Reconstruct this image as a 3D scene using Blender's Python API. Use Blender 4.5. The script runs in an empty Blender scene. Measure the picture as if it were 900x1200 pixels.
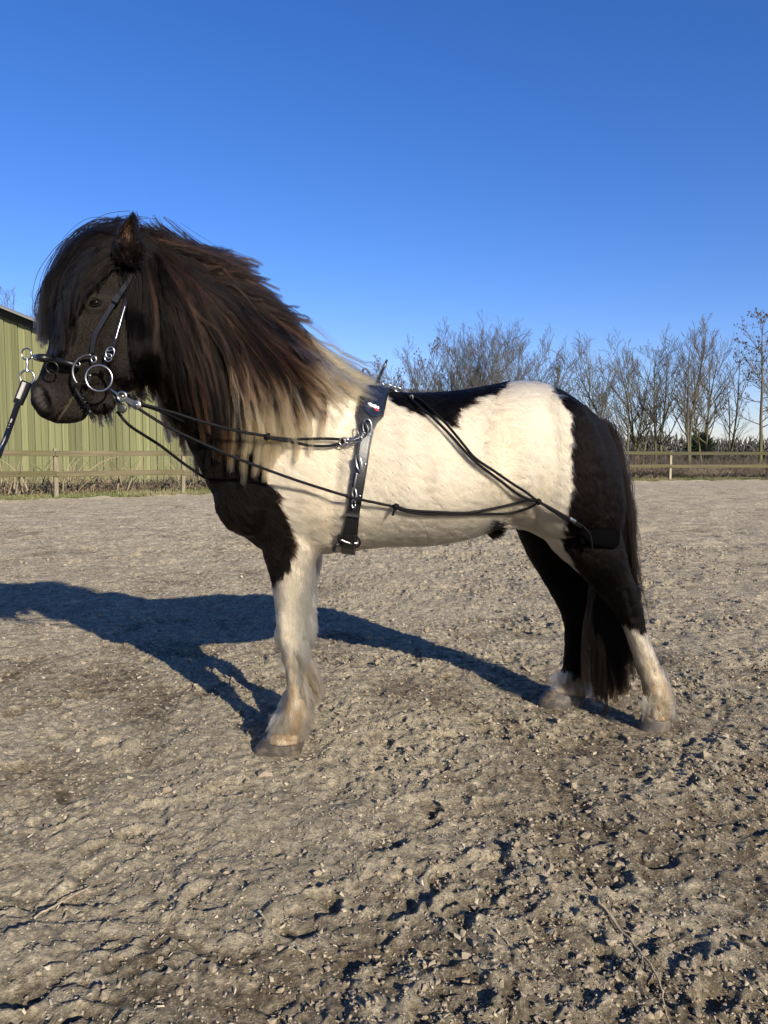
import bpy, math, random
import numpy as np
from mathutils import Vector
from mathutils.bvhtree import BVHTree

random.seed(7)
RNG = np.random.default_rng(7)
SC = bpy.context.scene
COL = SC.collection

# ------------------------------------------------------------------ camera, sky, sun, exposure
TH = math.atan(67 / 900.0)
CH = 1.08
cam_d = bpy.data.cameras.new("camera")
cam = bpy.data.objects.new("camera", cam_d)
COL.objects.link(cam)
cam.location = (0, 0, CH)
cam.rotation_euler = (math.pi / 2 - TH, 0, 0)
cam_d.sensor_fit = 'VERTICAL'
cam_d.sensor_height = 36
cam_d.lens = 27
cam_d.clip_start = 0.05
cam_d.clip_end = 3000
SC.camera = cam

SUN_EL = math.radians(22.0)
SUN_TO = np.array([0.525, -0.85])            # towards the sun on the ground plane
SUN_TO = SUN_TO / np.linalg.norm(SUN_TO)
world = bpy.data.worlds.new("World")
SC.world = world
world.use_nodes = True
wn = world.node_tree
wn.nodes.clear()
sky = wn.nodes.new('ShaderNodeTexSky')
sky.sky_type = 'NISHITA'
sky.sun_disc = False
sky.sun_elevation = SUN_EL
sky.sun_rotation = math.atan2(SUN_TO[0], SUN_TO[1])
sky.altitude = 0
sky.air_density = 1.0
sky.dust_density = 0.2
sky.ozone_density = 2.2
hsv = wn.nodes.new('ShaderNodeHueSaturation')
hsv.inputs['Saturation'].default_value = 1.20
tint = wn.nodes.new('ShaderNodeMix')
tint.data_type = 'RGBA'
tint.blend_type = 'MULTIPLY'
tint.inputs[0].default_value = 1.0
tint.inputs[7].default_value = (0.88, 0.89, 1.22, 1)
bg = wn.nodes.new('ShaderNodeBackground')
bg.inputs['Strength'].default_value = 0.076
wo = wn.nodes.new('ShaderNodeOutputWorld')
wn.links.new(sky.outputs[0], tint.inputs[6])
wn.links.new(tint.outputs[2], hsv.inputs['Color'])
wn.links.new(hsv.outputs[0], bg.inputs[0])
wn.links.new(bg.outputs[0], wo.inputs[0])

sun_d = bpy.data.lights.new("sun", 'SUN')
sun_d.energy = 5.0
sun_d.angle = math.radians(0.53)
sun_d.color = (1.0, 0.925, 0.78)
sun = bpy.data.objects.new("sun", sun_d)
COL.objects.link(sun)
ldir = Vector((-SUN_TO[0] * math.cos(SUN_EL), -SUN_TO[1] * math.cos(SUN_EL), -math.sin(SUN_EL)))
sun.rotation_euler = ldir.to_track_quat('-Z', 'Y').to_euler()
sun.location = (5, -8, 6)

SC.view_settings.view_transform = 'Standard'
SC.view_settings.look = 'None'
SC.view_settings.exposure = 0.82
SC.view_settings.gamma = 1.0
SC.view_settings.use_curve_mapping = False
SC.render.engine = 'CYCLES'
SC.cycles.use_denoising = True
SC.cycles.max_bounces = 8
SC.cycles.diffuse_bounces = 3
SC.cycles.transparent_max_bounces = 8
try:
    SC.cycles_curves.shape = 'RIBBONS'
    SC.cycles_curves.subdivisions = 2
except Exception:
    pass

# ------------------------------------------------------------------ numeric helpers
cT, sT = math.cos(TH), math.sin(TH)


def W(px, py, Y):
    """world point seen at photograph pixel (px,py) at depth Y in front of the camera position"""
    u = (px - 450) / 900.0
    v = (600 - py) / 900.0
    dy = cT + v * sT
    dz = -sT + v * cT
    s = Y / dy
    return np.array([u * s, Y, CH + dz * s])


def proj(p):
    p = np.asarray(p, float)
    x, y, z = p[..., 0], p[..., 1], p[..., 2] - CH
    f = y * cT - z * sT
    v = (y * sT + z * cT) / f
    return 450 + 900 * x / f, 600 - 900 * v


def gY(py):
    v = (600 - py) / 900.0
    return CH * (cT + v * sT) / (sT - v * cT)


def _hash(ix, iy, iz, seed):
    h = (ix.astype(np.int64) * 374761393 + iy.astype(np.int64) * 668265263 + iz.astype(np.int64) * 2147483647 + seed * 974711) & 0xFFFFFFFF
    h = ((h ^ (h >> 13)) * 1274126177) & 0xFFFFFFFF
    h = h ^ (h >> 16)
    return (h & 0xFFFFFF).astype(np.float32) / float(0xFFFFFF)


def vnoise(x, y, z, seed=0):
    x = np.asarray(x, np.float64); y = np.asarray(y, np.float64); z = np.asarray(z, np.float64)
    x, y, z = np.broadcast_arrays(x, y, z)
    ix, iy, iz = np.floor(x), np.floor(y), np.floor(z)
    fx, fy, fz = (x - ix), (y - iy), (z - iz)
    fx = fx * fx * (3 - 2 * fx); fy = fy * fy * (3 - 2 * fy); fz = fz * fz * (3 - 2 * fz)
    r = 0
    for a in (0, 1):
        wa = fx if a else 1 - fx
        for b in (0, 1):
            wb = fy if b else 1 - fy
            for c in (0, 1):
                wc = fz if c else 1 - fz
                r = r + wa * wb * wc * _hash(ix + a, iy + b, iz + c, seed)
    return r * 2 - 1


def vnoise2(x, y, seed=0):
    ix, iy = np.floor(x), np.floor(y)
    fx, fy = (x - ix), (y - iy)
    fx = fx * fx * (3 - 2 * fx); fy = fy * fy * (3 - 2 * fy)
    z = np.zeros_like(ix)
    r = (1 - fx) * (1 - fy) * _hash(ix, iy, z, seed) + fx * (1 - fy) * _hash(ix + 1, iy, z, seed) \
        + (1 - fx) * fy * _hash(ix, iy + 1, z, seed) + fx * fy * _hash(ix + 1, iy + 1, z, seed)
    return r * 2 - 1


def resample(pts, K):
    """smooth (Catmull-Rom) resampling of a polyline to K points"""
    P = np.asarray(pts, float)
    if len(P) == 2:
        t = np.linspace(0, 1, K)[:, None]
        return P[0] * (1 - t) + P[1] * t
    Q = np.vstack([2 * P[0] - P[1], P, 2 * P[-1] - P[-2]])
    n = len(P) - 1
    seg = np.linalg.norm(np.diff(P, axis=0), axis=1) + 1e-9
    cum = np.concatenate([[0], np.cumsum(seg)])
    tt = np.linspace(0, cum[-1], K)
    i = np.clip(np.searchsorted(cum, tt, side='right') - 1, 0, n - 1)
    t = ((tt - cum[i]) / seg[i])[:, None]
    p0, p1, p2, p3 = Q[i], Q[i + 1], Q[i + 2], Q[i + 3]
    return 0.5 * ((2 * p1) + (-p0 + p2) * t + (2 * p0 - 5 * p1 + 4 * p2 - p3) * t * t + (-p0 + 3 * p1 - 3 * p2 + p3) * t ** 3)


# ------------------------------------------------------------------ object helpers
def tag(o, label=None, cat=None, group=None, kind=None):
    if label: o['label'] = label
    if cat: o['category'] = cat
    if group: o['group'] = group
    if kind: o['kind'] = kind
    return o


def empty(name, loc=(0, 0, 0)):
    o = bpy.data.objects.new(name, None)
    o.empty_display_size = 0.1
    o.location = loc
    COL.objects.link(o)
    return o


def link(o, parent=None):
    COL.objects.link(o)
    if parent is not None:
        o.parent = parent
        o.matrix_parent_inverse = parent_inv(parent)
    return o


def parent_inv(parent):
    from mathutils import Matrix
    m = Matrix.Translation(parent.location)
    p = parent.parent
    if p is not None:
        m = Matrix.Translation(p.location) @ p.matrix_parent_inverse.copy() @ Matrix.Translation(parent.location) if False else Matrix.Translation(p.location) @ parent.matrix_parent_inverse @ Matrix.Translation(parent.location)
    return m.inverted()


def npmesh(name, verts, faces, mat=None, parent=None, smooth=True, colors=None):
    """faces: (F,k) int array, or list of arrays of different k"""
    me = bpy.data.meshes.new(name)
    verts = np.asarray(verts, np.float32)
    if isinstance(faces, np.ndarray):
        faces = [faces]
    faces = [f for f in faces if len(f)]
    me.vertices.add(len(verts))
    me.vertices.foreach_set('co', verts.ravel())
    nl = sum(f.size for f in faces); nf = sum(len(f) for f in faces)
    me.loops.add(nl)
    me.polygons.add(nf)
    me.loops.foreach_set('vertex_index', np.concatenate([f.ravel() for f in faces]).astype(np.int32))
    tot = np.concatenate([np.full(len(f), f.shape[1]) for f in faces])
    start = np.concatenate([[0], np.cumsum(tot)[:-1]])
    me.polygons.foreach_set('loop_start', start.astype(np.int32))
    me.polygons.foreach_set('loop_total', tot.astype(np.int32))
    me.polygons.foreach_set('use_smooth', np.full(nf, smooth))
    if colors is not None:
        a = me.attributes.new('col', 'FLOAT_COLOR', 'POINT')
        c = np.ones((len(verts), 4), np.float32); c[:, :3] = colors
        a.data.foreach_set('color', c.ravel())
    me.update(calc_edges=True)
    me.validate()
    if mat: me.materials.append(mat)
    o = bpy.data.objects.new(name, me)
    return link(o, parent)


def sharepart(name, me, parent, loc=(0, 0, 0), rz=0, scale=(1, 1, 1)):
    """a part placed in the parent's own axes, sharing mesh data"""
    o = bpy.data.objects.new(name, me)
    COL.objects.link(o)
    o.parent = parent
    o.location = loc
    o.rotation_euler = (0, 0, rz)
    o.scale = scale
    return o


def frames(path, closed=False):
    T = np.gradient(path, axis=-2)
    if closed:
        T = np.roll(path, -1, -2) - np.roll(path, 1, -2)
    T /= np.linalg.norm(T, axis=-1, keepdims=True) + 1e-12
    m = T.mean(axis=-2)
    ref = np.zeros_like(m)
    ax = np.argmin(np.abs(m), axis=-1)
    if m.ndim == 1:
        ref[ax] = 1
        ref = np.broadcast_to(ref, T.shape)
    else:
        ref[np.arange(len(m)), ax] = 1
        ref = np.broadcast_to(ref[:, None, :], T.shape)
    A = np.cross(T, ref)
    A /= np.linalg.norm(A, axis=-1, keepdims=True) + 1e-12
    B = np.cross(T, A)
    return T, A, B


def tubes(paths, radii, sides=6, caps=False, flat=1.0, closed=False):
    """paths (N,K,3), radii (N,K) -> verts, quads"""
    paths = np.asarray(paths, float); radii = np.asarray(radii, float)
    if paths.ndim == 2:
        paths = paths[None]; radii = np.broadcast_to(radii, paths.shape[1:2])[None]
    N, K, _ = paths.shape
    T, A, B = frames(paths, closed)
    ang = np.arange(sides) * 2 * math.pi / sides
    r = radii[:, :, None, None]
    V = paths[:, :, None, :] + r * (np.cos(ang)[None, None, :, None] * A[:, :, None, :] + flat * np.sin(ang)[None, None, :, None] * B[:, :, None, :])
    V = V.reshape(-1, 3)
    idx = np.arange(N * K * sides).reshape(N, K, sides)
    if closed:
        a = idx; b = np.roll(idx, -1, 1)
    else:
        a = idx[:, :-1]; b = idx[:, 1:]
    an = np.roll(a, -1, 2); bn = np.roll(b, -1, 2)
    F = np.stack([a, an, bn, b], -1).reshape(-1, 4)
    out = [F]
    if caps and not closed:
        out.append(idx[:, 0, ::-1].reshape(N, sides))
        out.append(idx[:, -1, :].reshape(N, sides))
    return V, out


def join(parts):
    """parts: list of (verts, [face arrays])"""
    vs, by, off = [], {}, 0
    for v, fl in parts:
        if isinstance(fl, np.ndarray): fl = [fl]
        vs.append(np.asarray(v, float))
        for f in fl:
            by.setdefault(f.shape[1], []).append(f + off)
        off += len(v)
    return np.vstack(vs), [np.vstack(f) for f in by.values()]


def box(cx, cy, cz, sx, sy, sz, bev=0.0):
    """bevelled (chamfered vertical and horizontal edges) box, verts+faces"""
    hx, hy, hz = sx / 2, sy / 2, sz / 2
    b = bev
    if b <= 0:
        v = np.array([[x, y, z] for x in (-hx, hx) for y in (-hy, hy) for z in (-hz, hz)])
        f = np.array([[0, 1, 3, 2], [4, 6, 7, 5], [0, 4, 5, 1], [2, 3, 7, 6], [0, 2, 6, 4], [1, 5, 7, 3]])
        return v + [cx, cy, cz], [f]
    ring = [(-hx + b, -hy), (hx - b, -hy), (hx, -hy + b), (hx, hy - b), (hx - b, hy), (-hx + b, hy), (-hx, hy - b), (-hx, -hy + b)]
    rr = np.array(ring)
    inn = rr * [(hx - b) / hx, (hy - b) / hy]
    lay = [(inn, -hz), (rr, -hz + b), (rr, hz - b), (inn, hz)]
    v = np.vstack([np.column_stack([r, np.full(8, z)]) for r, z in lay])
    q = []
    for l in range(3):
        for i in range(8):
            j = (i + 1) % 8
            q.append([l * 8 + i, l * 8 + j, l * 8 + 8 + j, l * 8 + 8 + i])
    return v + [cx, cy, cz], [np.array(q), np.array([list(range(7, -1, -1)), list(range(24, 32))])]


def curvesobj(name, P, R, mat, parent=None, col=None):
    """hair strands: P (N,K,3), R (N,K), col (N,K,3)"""
    N, K, _ = P.shape
    cd = bpy.data.hair_curves.new(name)
    cd.add_curves([K] * N)
    cd.attributes['position'].data.foreach_set('vector', P.astype(np.float32).ravel())
    ra = cd.attributes.get('radius') or cd.attributes.new('radius', 'FLOAT', 'POINT')
    ra.data.foreach_set('value', R.astype(np.float32).ravel())
    if col is not None:
        a = cd.attributes.new('col', 'FLOAT_COLOR', 'POINT')
        c = np.ones((N, K, 4), np.float32); c[..., :3] = col
        a.data.foreach_set('color', c.ravel())
    cd.materials.append(mat)
    o = bpy.data.objects.new(name, cd)
    return link(o, parent)


# ------------------------------------------------------------------ materials
def mat_new(name):
    m = bpy.data.materials.new(name)
    m.use_nodes = True
    nt = m.node_tree
    b = nt.nodes['Principled BSDF']
    return m, nt, b


def N(nt, typ, **kw):
    n = nt.nodes.new(typ)
    for k, v in kw.items():
        if k.startswith('i_'):
            key = k[2:]
            n.inputs[int(key) if key.isdigit() else key].default_value = v
        else:
            setattr(n, k, v)
    return n


def simple(name, color, rough=0.6, metal=0.0, spec=0.5, bump=0.0, bscale=200.0, var=0.0, coat=0.0):
    m, nt, b = mat_new(name)
    b.inputs['Base Color'].default_value = (*color, 1)
    b.inputs['Roughness'].default_value = rough
    b.inputs['Metallic'].default_value = metal
    b.inputs['Specular IOR Level'].default_value = spec
    b.inputs['Coat Weight'].default_value = coat
    if bump or var:
        tc = N(nt, 'ShaderNodeTexCoord')
        nz = N(nt, 'ShaderNodeTexNoise')
        nz.inputs['Scale'].default_value = bscale
        nz.inputs['Detail'].default_value = 6
        nt.links.new(tc.outputs['Object'], nz.inputs['Vector'])
        if bump:
            bp = N(nt, 'ShaderNodeBump')
            bp.inputs['Strength'].default_value = bump
            bp.inputs['Distance'].default_value = 0.002
            nt.links.new(nz.outputs['Fac'], bp.inputs['Height'])
            nt.links.new(bp.outputs[0], b.inputs['Normal'])
        if var:
            mx = N(nt, 'ShaderNodeMix', data_type='RGBA')
            mx.inputs[6].default_value = (*[c * (1 - var) for c in color], 1)
            mx.inputs[7].default_value = (*[min(1, c * (1 + var)) for c in color], 1)
            nt.links.new(nz.outputs['Fac'], mx.inputs[0])
            nt.links.new(mx.outputs[2], b.inputs['Base Color'])
    return m


def hairmat(name, rough=0.35, kind='hair', ior=1.38):
    m, nt, b = mat_new(name)
    at = N(nt, 'ShaderNodeAttribute')
    at.attribute_name = 'col'
    if kind == 'hair':
        nt.nodes.remove(b)
        h = N(nt, 'ShaderNodeBsdfHairPrincipled')
        h.parametrization = 'COLOR'
        h.inputs['Roughness'].default_value = rough
        h.inputs['Radial Roughness'].default_value = 0.5
        h.inputs['IOR'].default_value = ior
        nt.links.new(at.outputs['Color'], h.inputs['Color'])
        nt.links.new(h.outputs[0], nt.nodes['Material Output'].inputs['Surface'])
    else:
        b.inputs['Roughness'].default_value = rough
        b.inputs['Specular IOR Level'].default_value = 0.25
        nt.links.new(at.outputs['Color'], b.inputs['Base Color'])
    return m


def attrmat(name, rough=0.8, spec=0.3):
    return hairmat(name, rough, 'flat')


def ground_mat():
    m, nt, b = mat_new('sand_soil')
    L = nt.links.new
    tc = N(nt, 'ShaderNodeTexCoord')
    at = N(nt, 'ShaderNodeAttribute'); at.attribute_name = 'col'      # r dryness, g lumpiness

    def noise(scale, detail=8, rough=0.6, dist=0.0, vec=None):
        n = N(nt, 'ShaderNodeTexNoise')
        n.inputs['Scale'].default_value = scale; n.inputs['Detail'].default_value = detail
        n.inputs['Roughness'].default_value = rough; n.inputs['Distortion'].default_value = dist
        L(vec if vec is not None else tc.outputs['Object'], n.inputs['Vector'])
        return n

    def ramp(src, stops):
        r = N(nt, 'ShaderNodeValToRGB')
        e = r.color_ramp.elements
        e[0].position, e[0].color = stops[0][0], stops[0][1]
        e[1].position, e[1].color = stops[-1][0], stops[-1][1]
        for p, c in stops[1:-1]:
            x = e.new(p); x.color = c
        L(src, r.inputs[0])
        return r

    def g(v): return (v, v, v, 1)

    def mix(f, a, c, mode='MIX'):
        x = N(nt, 'ShaderNodeMix', data_type='RGBA', blend_type=mode)
        for s, sl in ((f, 0), (a, 6), (c, 7)):
            if hasattr(s, 'name') and hasattr(s, 'is_linked'): L(s, x.inputs[sl])
            elif sl == 0: x.inputs[0].default_value = s
            else: x.inputs[sl].default_value = s
        return x
    n1 = noise(1.3, 5, 0.6, 0.4)
    n2 = noise(9, 8, 0.65, 0.6)
    n3 = noise(38, 10, 0.78)
    n4 = noise(130, 6, 0.75)
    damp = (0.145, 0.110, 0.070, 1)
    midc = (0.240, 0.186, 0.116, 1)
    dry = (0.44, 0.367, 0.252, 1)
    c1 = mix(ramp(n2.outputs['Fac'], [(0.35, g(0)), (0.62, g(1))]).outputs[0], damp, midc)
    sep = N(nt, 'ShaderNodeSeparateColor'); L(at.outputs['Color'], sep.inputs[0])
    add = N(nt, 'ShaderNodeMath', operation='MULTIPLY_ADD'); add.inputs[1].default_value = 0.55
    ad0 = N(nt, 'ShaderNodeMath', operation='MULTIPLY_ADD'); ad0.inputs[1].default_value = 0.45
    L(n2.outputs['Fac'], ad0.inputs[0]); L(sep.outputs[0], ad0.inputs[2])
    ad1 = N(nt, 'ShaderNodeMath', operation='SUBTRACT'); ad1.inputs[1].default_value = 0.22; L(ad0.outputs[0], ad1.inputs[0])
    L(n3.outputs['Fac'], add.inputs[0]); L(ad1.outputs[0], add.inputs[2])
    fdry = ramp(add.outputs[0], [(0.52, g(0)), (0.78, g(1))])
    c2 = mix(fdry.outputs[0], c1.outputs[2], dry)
    # pale woody flecks
    vo = N(nt, 'ShaderNodeTexVoronoi'); vo.inputs['Scale'].default_value = 70; vo.inputs['Randomness'].default_value = 1
    mp = N(nt, 'ShaderNodeMapping'); mp.inputs['Scale'].default_value = (0.6, 1.3, 1)
    mpn = N(nt, 'ShaderNodeVectorMath', operation='MULTIPLY_ADD')
    L(tc.outputs['Object'], mp.inputs['Vector'])
    L(n3.outputs['Color'], mpn.inputs[0]); mpn.inputs[1].default_value = (0.03, 0.03, 0.03); L(mp.outputs[0], mpn.inputs[2])
    L(mpn.outputs[0], vo.inputs['Vector'])
    fl = ramp(vo.outputs['Distance'], [(0.16, g(1)), (0.30, g(0))])
    sc_ = N(nt, 'ShaderNodeSeparateColor'); L(vo.outputs['Color'], sc_.inputs[0])
    sel = ramp(sc_.outputs[0], [(0.50, g(0)), (0.60, g(1))])
    ff = N(nt, 'ShaderNodeMath', operation='MULTIPLY'); L(fl.outputs[0], ff.inputs[0]); L(sel.outputs[0], ff.inputs[1])
    c3 = mix(ff.outputs[0], c2.outputs[2], (0.42, 0.36, 0.275, 1))
    c4 = mix(1.0, c3.outputs[2], ramp(n4.outputs['Fac'], [(0.3, g(0.62)), (0.7, g(1.30))]).outputs[0], 'MULTIPLY')
    c45 = mix(1.0, c4.outputs[2], ramp(n3.outputs['Fac'], [(0.36, g(0.60)), (0.50, g(0.95)), (0.66, g(1.45))]).outputs[0], 'MULTIPLY')
    n5 = noise(15, 6, 0.7)
    c46 = mix(1.0, c45.outputs[2], ramp(n5.outputs['Fac'], [(0.38, g(0.74)), (0.62, g(1.24))]).outputs[0], 'MULTIPLY')
    c5 = mix(1.0, c46.outputs[2], ramp(n1.outputs['Fac'], [(0.3, g(0.86)), (0.7, g(1.12))]).outputs[0], 'MULTIPLY')
    L(c5.outputs[2], b.inputs['Base Color'])
    b.inputs['Roughness'].default_value = 0.95
    b.inputs['Specular IOR Level'].default_value = 0.15
    hh = N(nt, 'ShaderNodeMath', operation='MULTIPLY_ADD'); hh.inputs[1].default_value = 0.35
    L(n4.outputs['Fac'], hh.inputs[0]); L(n3.outputs['Fac'], hh.inputs[2])
    h2 = N(nt, 'ShaderNodeMath', operation='MULTIPLY_ADD'); h2.inputs[1].default_value = 0.35
    L(ff.outputs[0], h2.inputs[0]); L(hh.outputs[0], h2.inputs[2])
    bp = N(nt, 'ShaderNodeBump'); bp.inputs['Strength'].default_value = 1.0; bp.inputs['Distance'].default_value = 0.028
    L(h2.outputs[0], bp.inputs['Height'])
    L(bp.outputs[0], b.inputs['Normal'])
    return m


def wood_mat(name, c1, c2, grain=(40, 40, 2.2), moss=None):
    m, nt, b = mat_new(name)
    L = nt.links.new
    tc = N(nt, 'ShaderNodeTexCoord'); oi = N(nt, 'ShaderNodeObjectInfo')
    mp = N(nt, 'ShaderNodeMapping'); mp.inputs['Scale'].default_value = grain
    ofs = N(nt, 'ShaderNodeCombineXYZ')
    mu = N(nt, 'ShaderNodeMath', operation='MULTIPLY'); mu.inputs[1].default_value = 37.0
    L(oi.outputs['Random'], mu.inputs[0]); L(mu.outputs[0], ofs.inputs[0]); L(mu.outputs[0], ofs.inputs[2])
    L(ofs.outputs[0], mp.inputs['Location']); L(tc.outputs['Object'], mp.inputs['Vector'])
    nz = N(nt, 'ShaderNodeTexNoise'); nz.inputs['Scale'].default_value = 1; nz.inputs['Detail'].default_value = 6
    nz.inputs['Distortion'].default_value = 0.8
    L(mp.outputs[0], nz.inputs['Vector'])
    mx = N(nt, 'ShaderNodeMix', data_type='RGBA'); mx.inputs[6].default_value = (*c1, 1); mx.inputs[7].default_value = (*c2, 1)
    rp = N(nt, 'ShaderNodeMapRange'); rp.inputs[1].default_value = 0.3; rp.inputs[2].default_value = 0.7
    L(nz.outputs['Fac'], rp.inputs[0]); L(rp.outputs[0], mx.inputs[0])
    br = N(nt, 'ShaderNodeMapRange'); br.inputs[3].default_value = 0.70; br.inputs[4].default_value = 1.20
    L(oi.outputs['Random'], br.inputs[0])
    m2 = N(nt, 'ShaderNodeMix', data_type='RGBA', blend_type='MULTIPLY'); m2.inputs[0].default_value = 1
    L(mx.outputs[2], m2.inputs[6]); L(br.outputs[0], m2.inputs[7])
    out = m2
    if moss:
        n2 = N(nt, 'ShaderNodeTexNoise'); n2.inputs['Scale'].default_value = 1.7; n2.inputs['Detail'].default_value = 5
        L(tc.outputs['Object'], n2.inputs['Vector'])
        r2 = N(nt, 'ShaderNodeMapRange'); r2.inputs[1].default_value = 0.45; r2.inputs[2].default_value = 0.7; r2.inputs[4].default_value = 0.8
        L(n2.outputs['Fac'], r2.inputs[0])
        m3 = N(nt, 'ShaderNodeMix', data_type='RGBA'); m3.inputs[7].default_value = (*moss, 1)
        L(r2.outputs[0], m3.inputs[0]); L(m2.outputs[2], m3.inputs[6])
        out = m3
    L(out.outputs[2], b.inputs['Base Color'])
    b.inputs['Roughness'].default_value = 0.85
    b.inputs['Specular IOR Level'].default_value = 0.2
    bp = N(nt, 'ShaderNodeBump'); bp.inputs['Strength'].default_value = 0.4; bp.inputs['Distance'].default_value = 0.004
    L(nz.outputs['Fac'], bp.inputs['Height']); L(bp.outputs[0], b.inputs['Normal'])
    return m


M_ground = ground_mat()
M_clod = simple('clod_soil', (0.25, 0.20, 0.14), 0.95, spec=0.1, bump=0.9, bscale=240, var=0.5)
M_chip = attrmat('chip_fibre', 0.9)
M_plant = attrmat('dry_plant', 0.8)
M_bark = attrmat('bark', 0.9)
M_hair = hairmat('horse_hair', 0.30, ior=1.15)
M_fur = hairmat('horse_fur', 0.42, ior=1.13)
M_skin = attrmat('horse_skin', 0.8)
M_skin.node_tree.nodes['Principled BSDF'].inputs['Specular IOR Level'].default_value = 0.06
M_hoof = simple('hoof_horn', (0.085, 0.064, 0.046), 0.5, bump=0.6, bscale=60, var=0.5)
M_eye = simple('eye_dark', (0.002, 0.0015, 0.001), 0.07, spec=0.30)
M_leather = simple('black_leather', (0.006, 0.006, 0.007), 0.38, spec=0.38, bump=0.25, bscale=350, var=0.3)
M_padnavy = simple('glossy_pad', (0.010, 0.013, 0.022), 0.22, bump=0.08, bscale=200)
M_cord = simple('black_cord', (0.004, 0.004, 0.005), 0.55, spec=0.10, bump=0.5, bscale=600, var=0.3)
M_fleece = simple('black_fleece', (0.0018, 0.0018, 0.002), 1.0, spec=0.0, bump=1.0, bscale=260)
M_steel = simple('steel', (0.38, 0.38, 0.38), 0.28, metal=1.0, bump=0.1, bscale=120)
M_dull = simple('dull_steel', (0.17, 0.165, 0.16), 0.42, metal=1.0)
M_greyweb = simple('grey_webbing', (0.33, 0.31, 0.28), 0.6, bump=0.6, bscale=500, var=0.3)
M_redprint = simple('red_print', (0.35, 0.03, 0.03), 0.4)
M_silverprint = simple('silver_print', (0.7, 0.7, 0.68), 0.3)
M_plank = wood_mat('plank_paint', (0.112, 0.118, 0.052), (0.195, 0.188, 0.095), (22, 22, 1.2))
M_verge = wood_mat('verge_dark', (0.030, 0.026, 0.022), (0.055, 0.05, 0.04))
M_roof = simple('fibre_cement_roof', (0.15, 0.155, 0.145), 0.85, var=0.35, bscale=2.5)
M_roofgrey = simple('grey_sheet_roof', (0.21, 0.225, 0.24), 0.8, var=0.15, bscale=1.5)
M_wall2 = simple('dark_wall', (0.10, 0.11, 0.07), 0.9, var=0.3, bscale=3)
M_fence = wood_mat('weathered_wood', (0.065, 0.054, 0.032), (0.14, 0.115, 0.068), (3, 30, 30), moss=(0.075, 0.07, 0.027))
M_railtop = wood_mat('mossy_wood', (0.035, 0.032, 0.018), (0.075, 0.066, 0.036), (3, 30, 30), moss=(0.05, 0.05, 0.018))
M_post = wood_mat('post_wood', (0.17, 0.14, 0.09), (0.30, 0.26, 0.18), (30, 30, 3))
M_field = simple('field_soil', (0.085, 0.085, 0.037), 0.95, spec=0.1, bump=0.5, bscale=3, var=0.5)
M_twig = simple('twig_bark', (0.30, 0.235, 0.155), 0.8, bump=0.5, bscale=200, var=0.4)

def hoof_bands(m):
    nt = m.node_tree; b = nt.nodes['Principled BSDF']
    tc = N(nt, 'ShaderNodeTexCoord')
    wv = N(nt, 'ShaderNodeTexWave', bands_direction='Z'); wv.inputs['Scale'].default_value = 55; wv.inputs['Distortion'].default_value = 2.5
    nt.links.new(tc.outputs['Object'], wv.inputs['Vector'])
    nz = N(nt, 'ShaderNodeTexNoise'); nz.inputs['Scale'].default_value = 38; nz.inputs['Detail'].default_value = 6
    nt.links.new(tc.outputs['Object'], nz.inputs['Vector'])
    m1 = N(nt, 'ShaderNodeMix', data_type='RGBA'); m1.inputs[6].default_value = (.022, .018, .014, 1); m1.inputs[7].default_value = (.060, .048, .036, 1)
    nt.links.new(wv.outputs['Fac'], m1.inputs[0])
    m2 = N(nt, 'ShaderNodeMix', data_type='RGBA'); m2.inputs[7].default_value = (.095, .072, .05, 1)
    r = N(nt, 'ShaderNodeMapRange'); r.inputs[1].default_value = .48; r.inputs[2].default_value = .62
    nt.links.new(nz.outputs['Fac'], r.inputs[0]); nt.links.new(r.outputs[0], m2.inputs[0]); nt.links.new(m1.outputs[2], m2.inputs[6])
    nt.links.new(m2.outputs[2], b.inputs['Base Color'])


hoof_bands(M_hoof)

# ------------------------------------------------------------------ ground
FENCE_PTS = [(-17.6, 11.0), (-14.4, 13.5), (-11.2, 16.05), (-7.95, 18.6), (-5.40, 20.6), (-2.8, 22.5), (-0.2, 24.4), (2.5, 26.3), (5.2, 28.1), (8.2, 29.9), (11.75, 31.6), (16.3, 32.6), (20.6, 33.3)]
FX = np.array([p[0] for p in FENCE_PTS]); FY = np.array([p[1] for p in FENCE_PTS])


def fenceY(x): return np.interp(x, FX, FY, left=FY[0] - 0, right=FY[-1])


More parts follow.
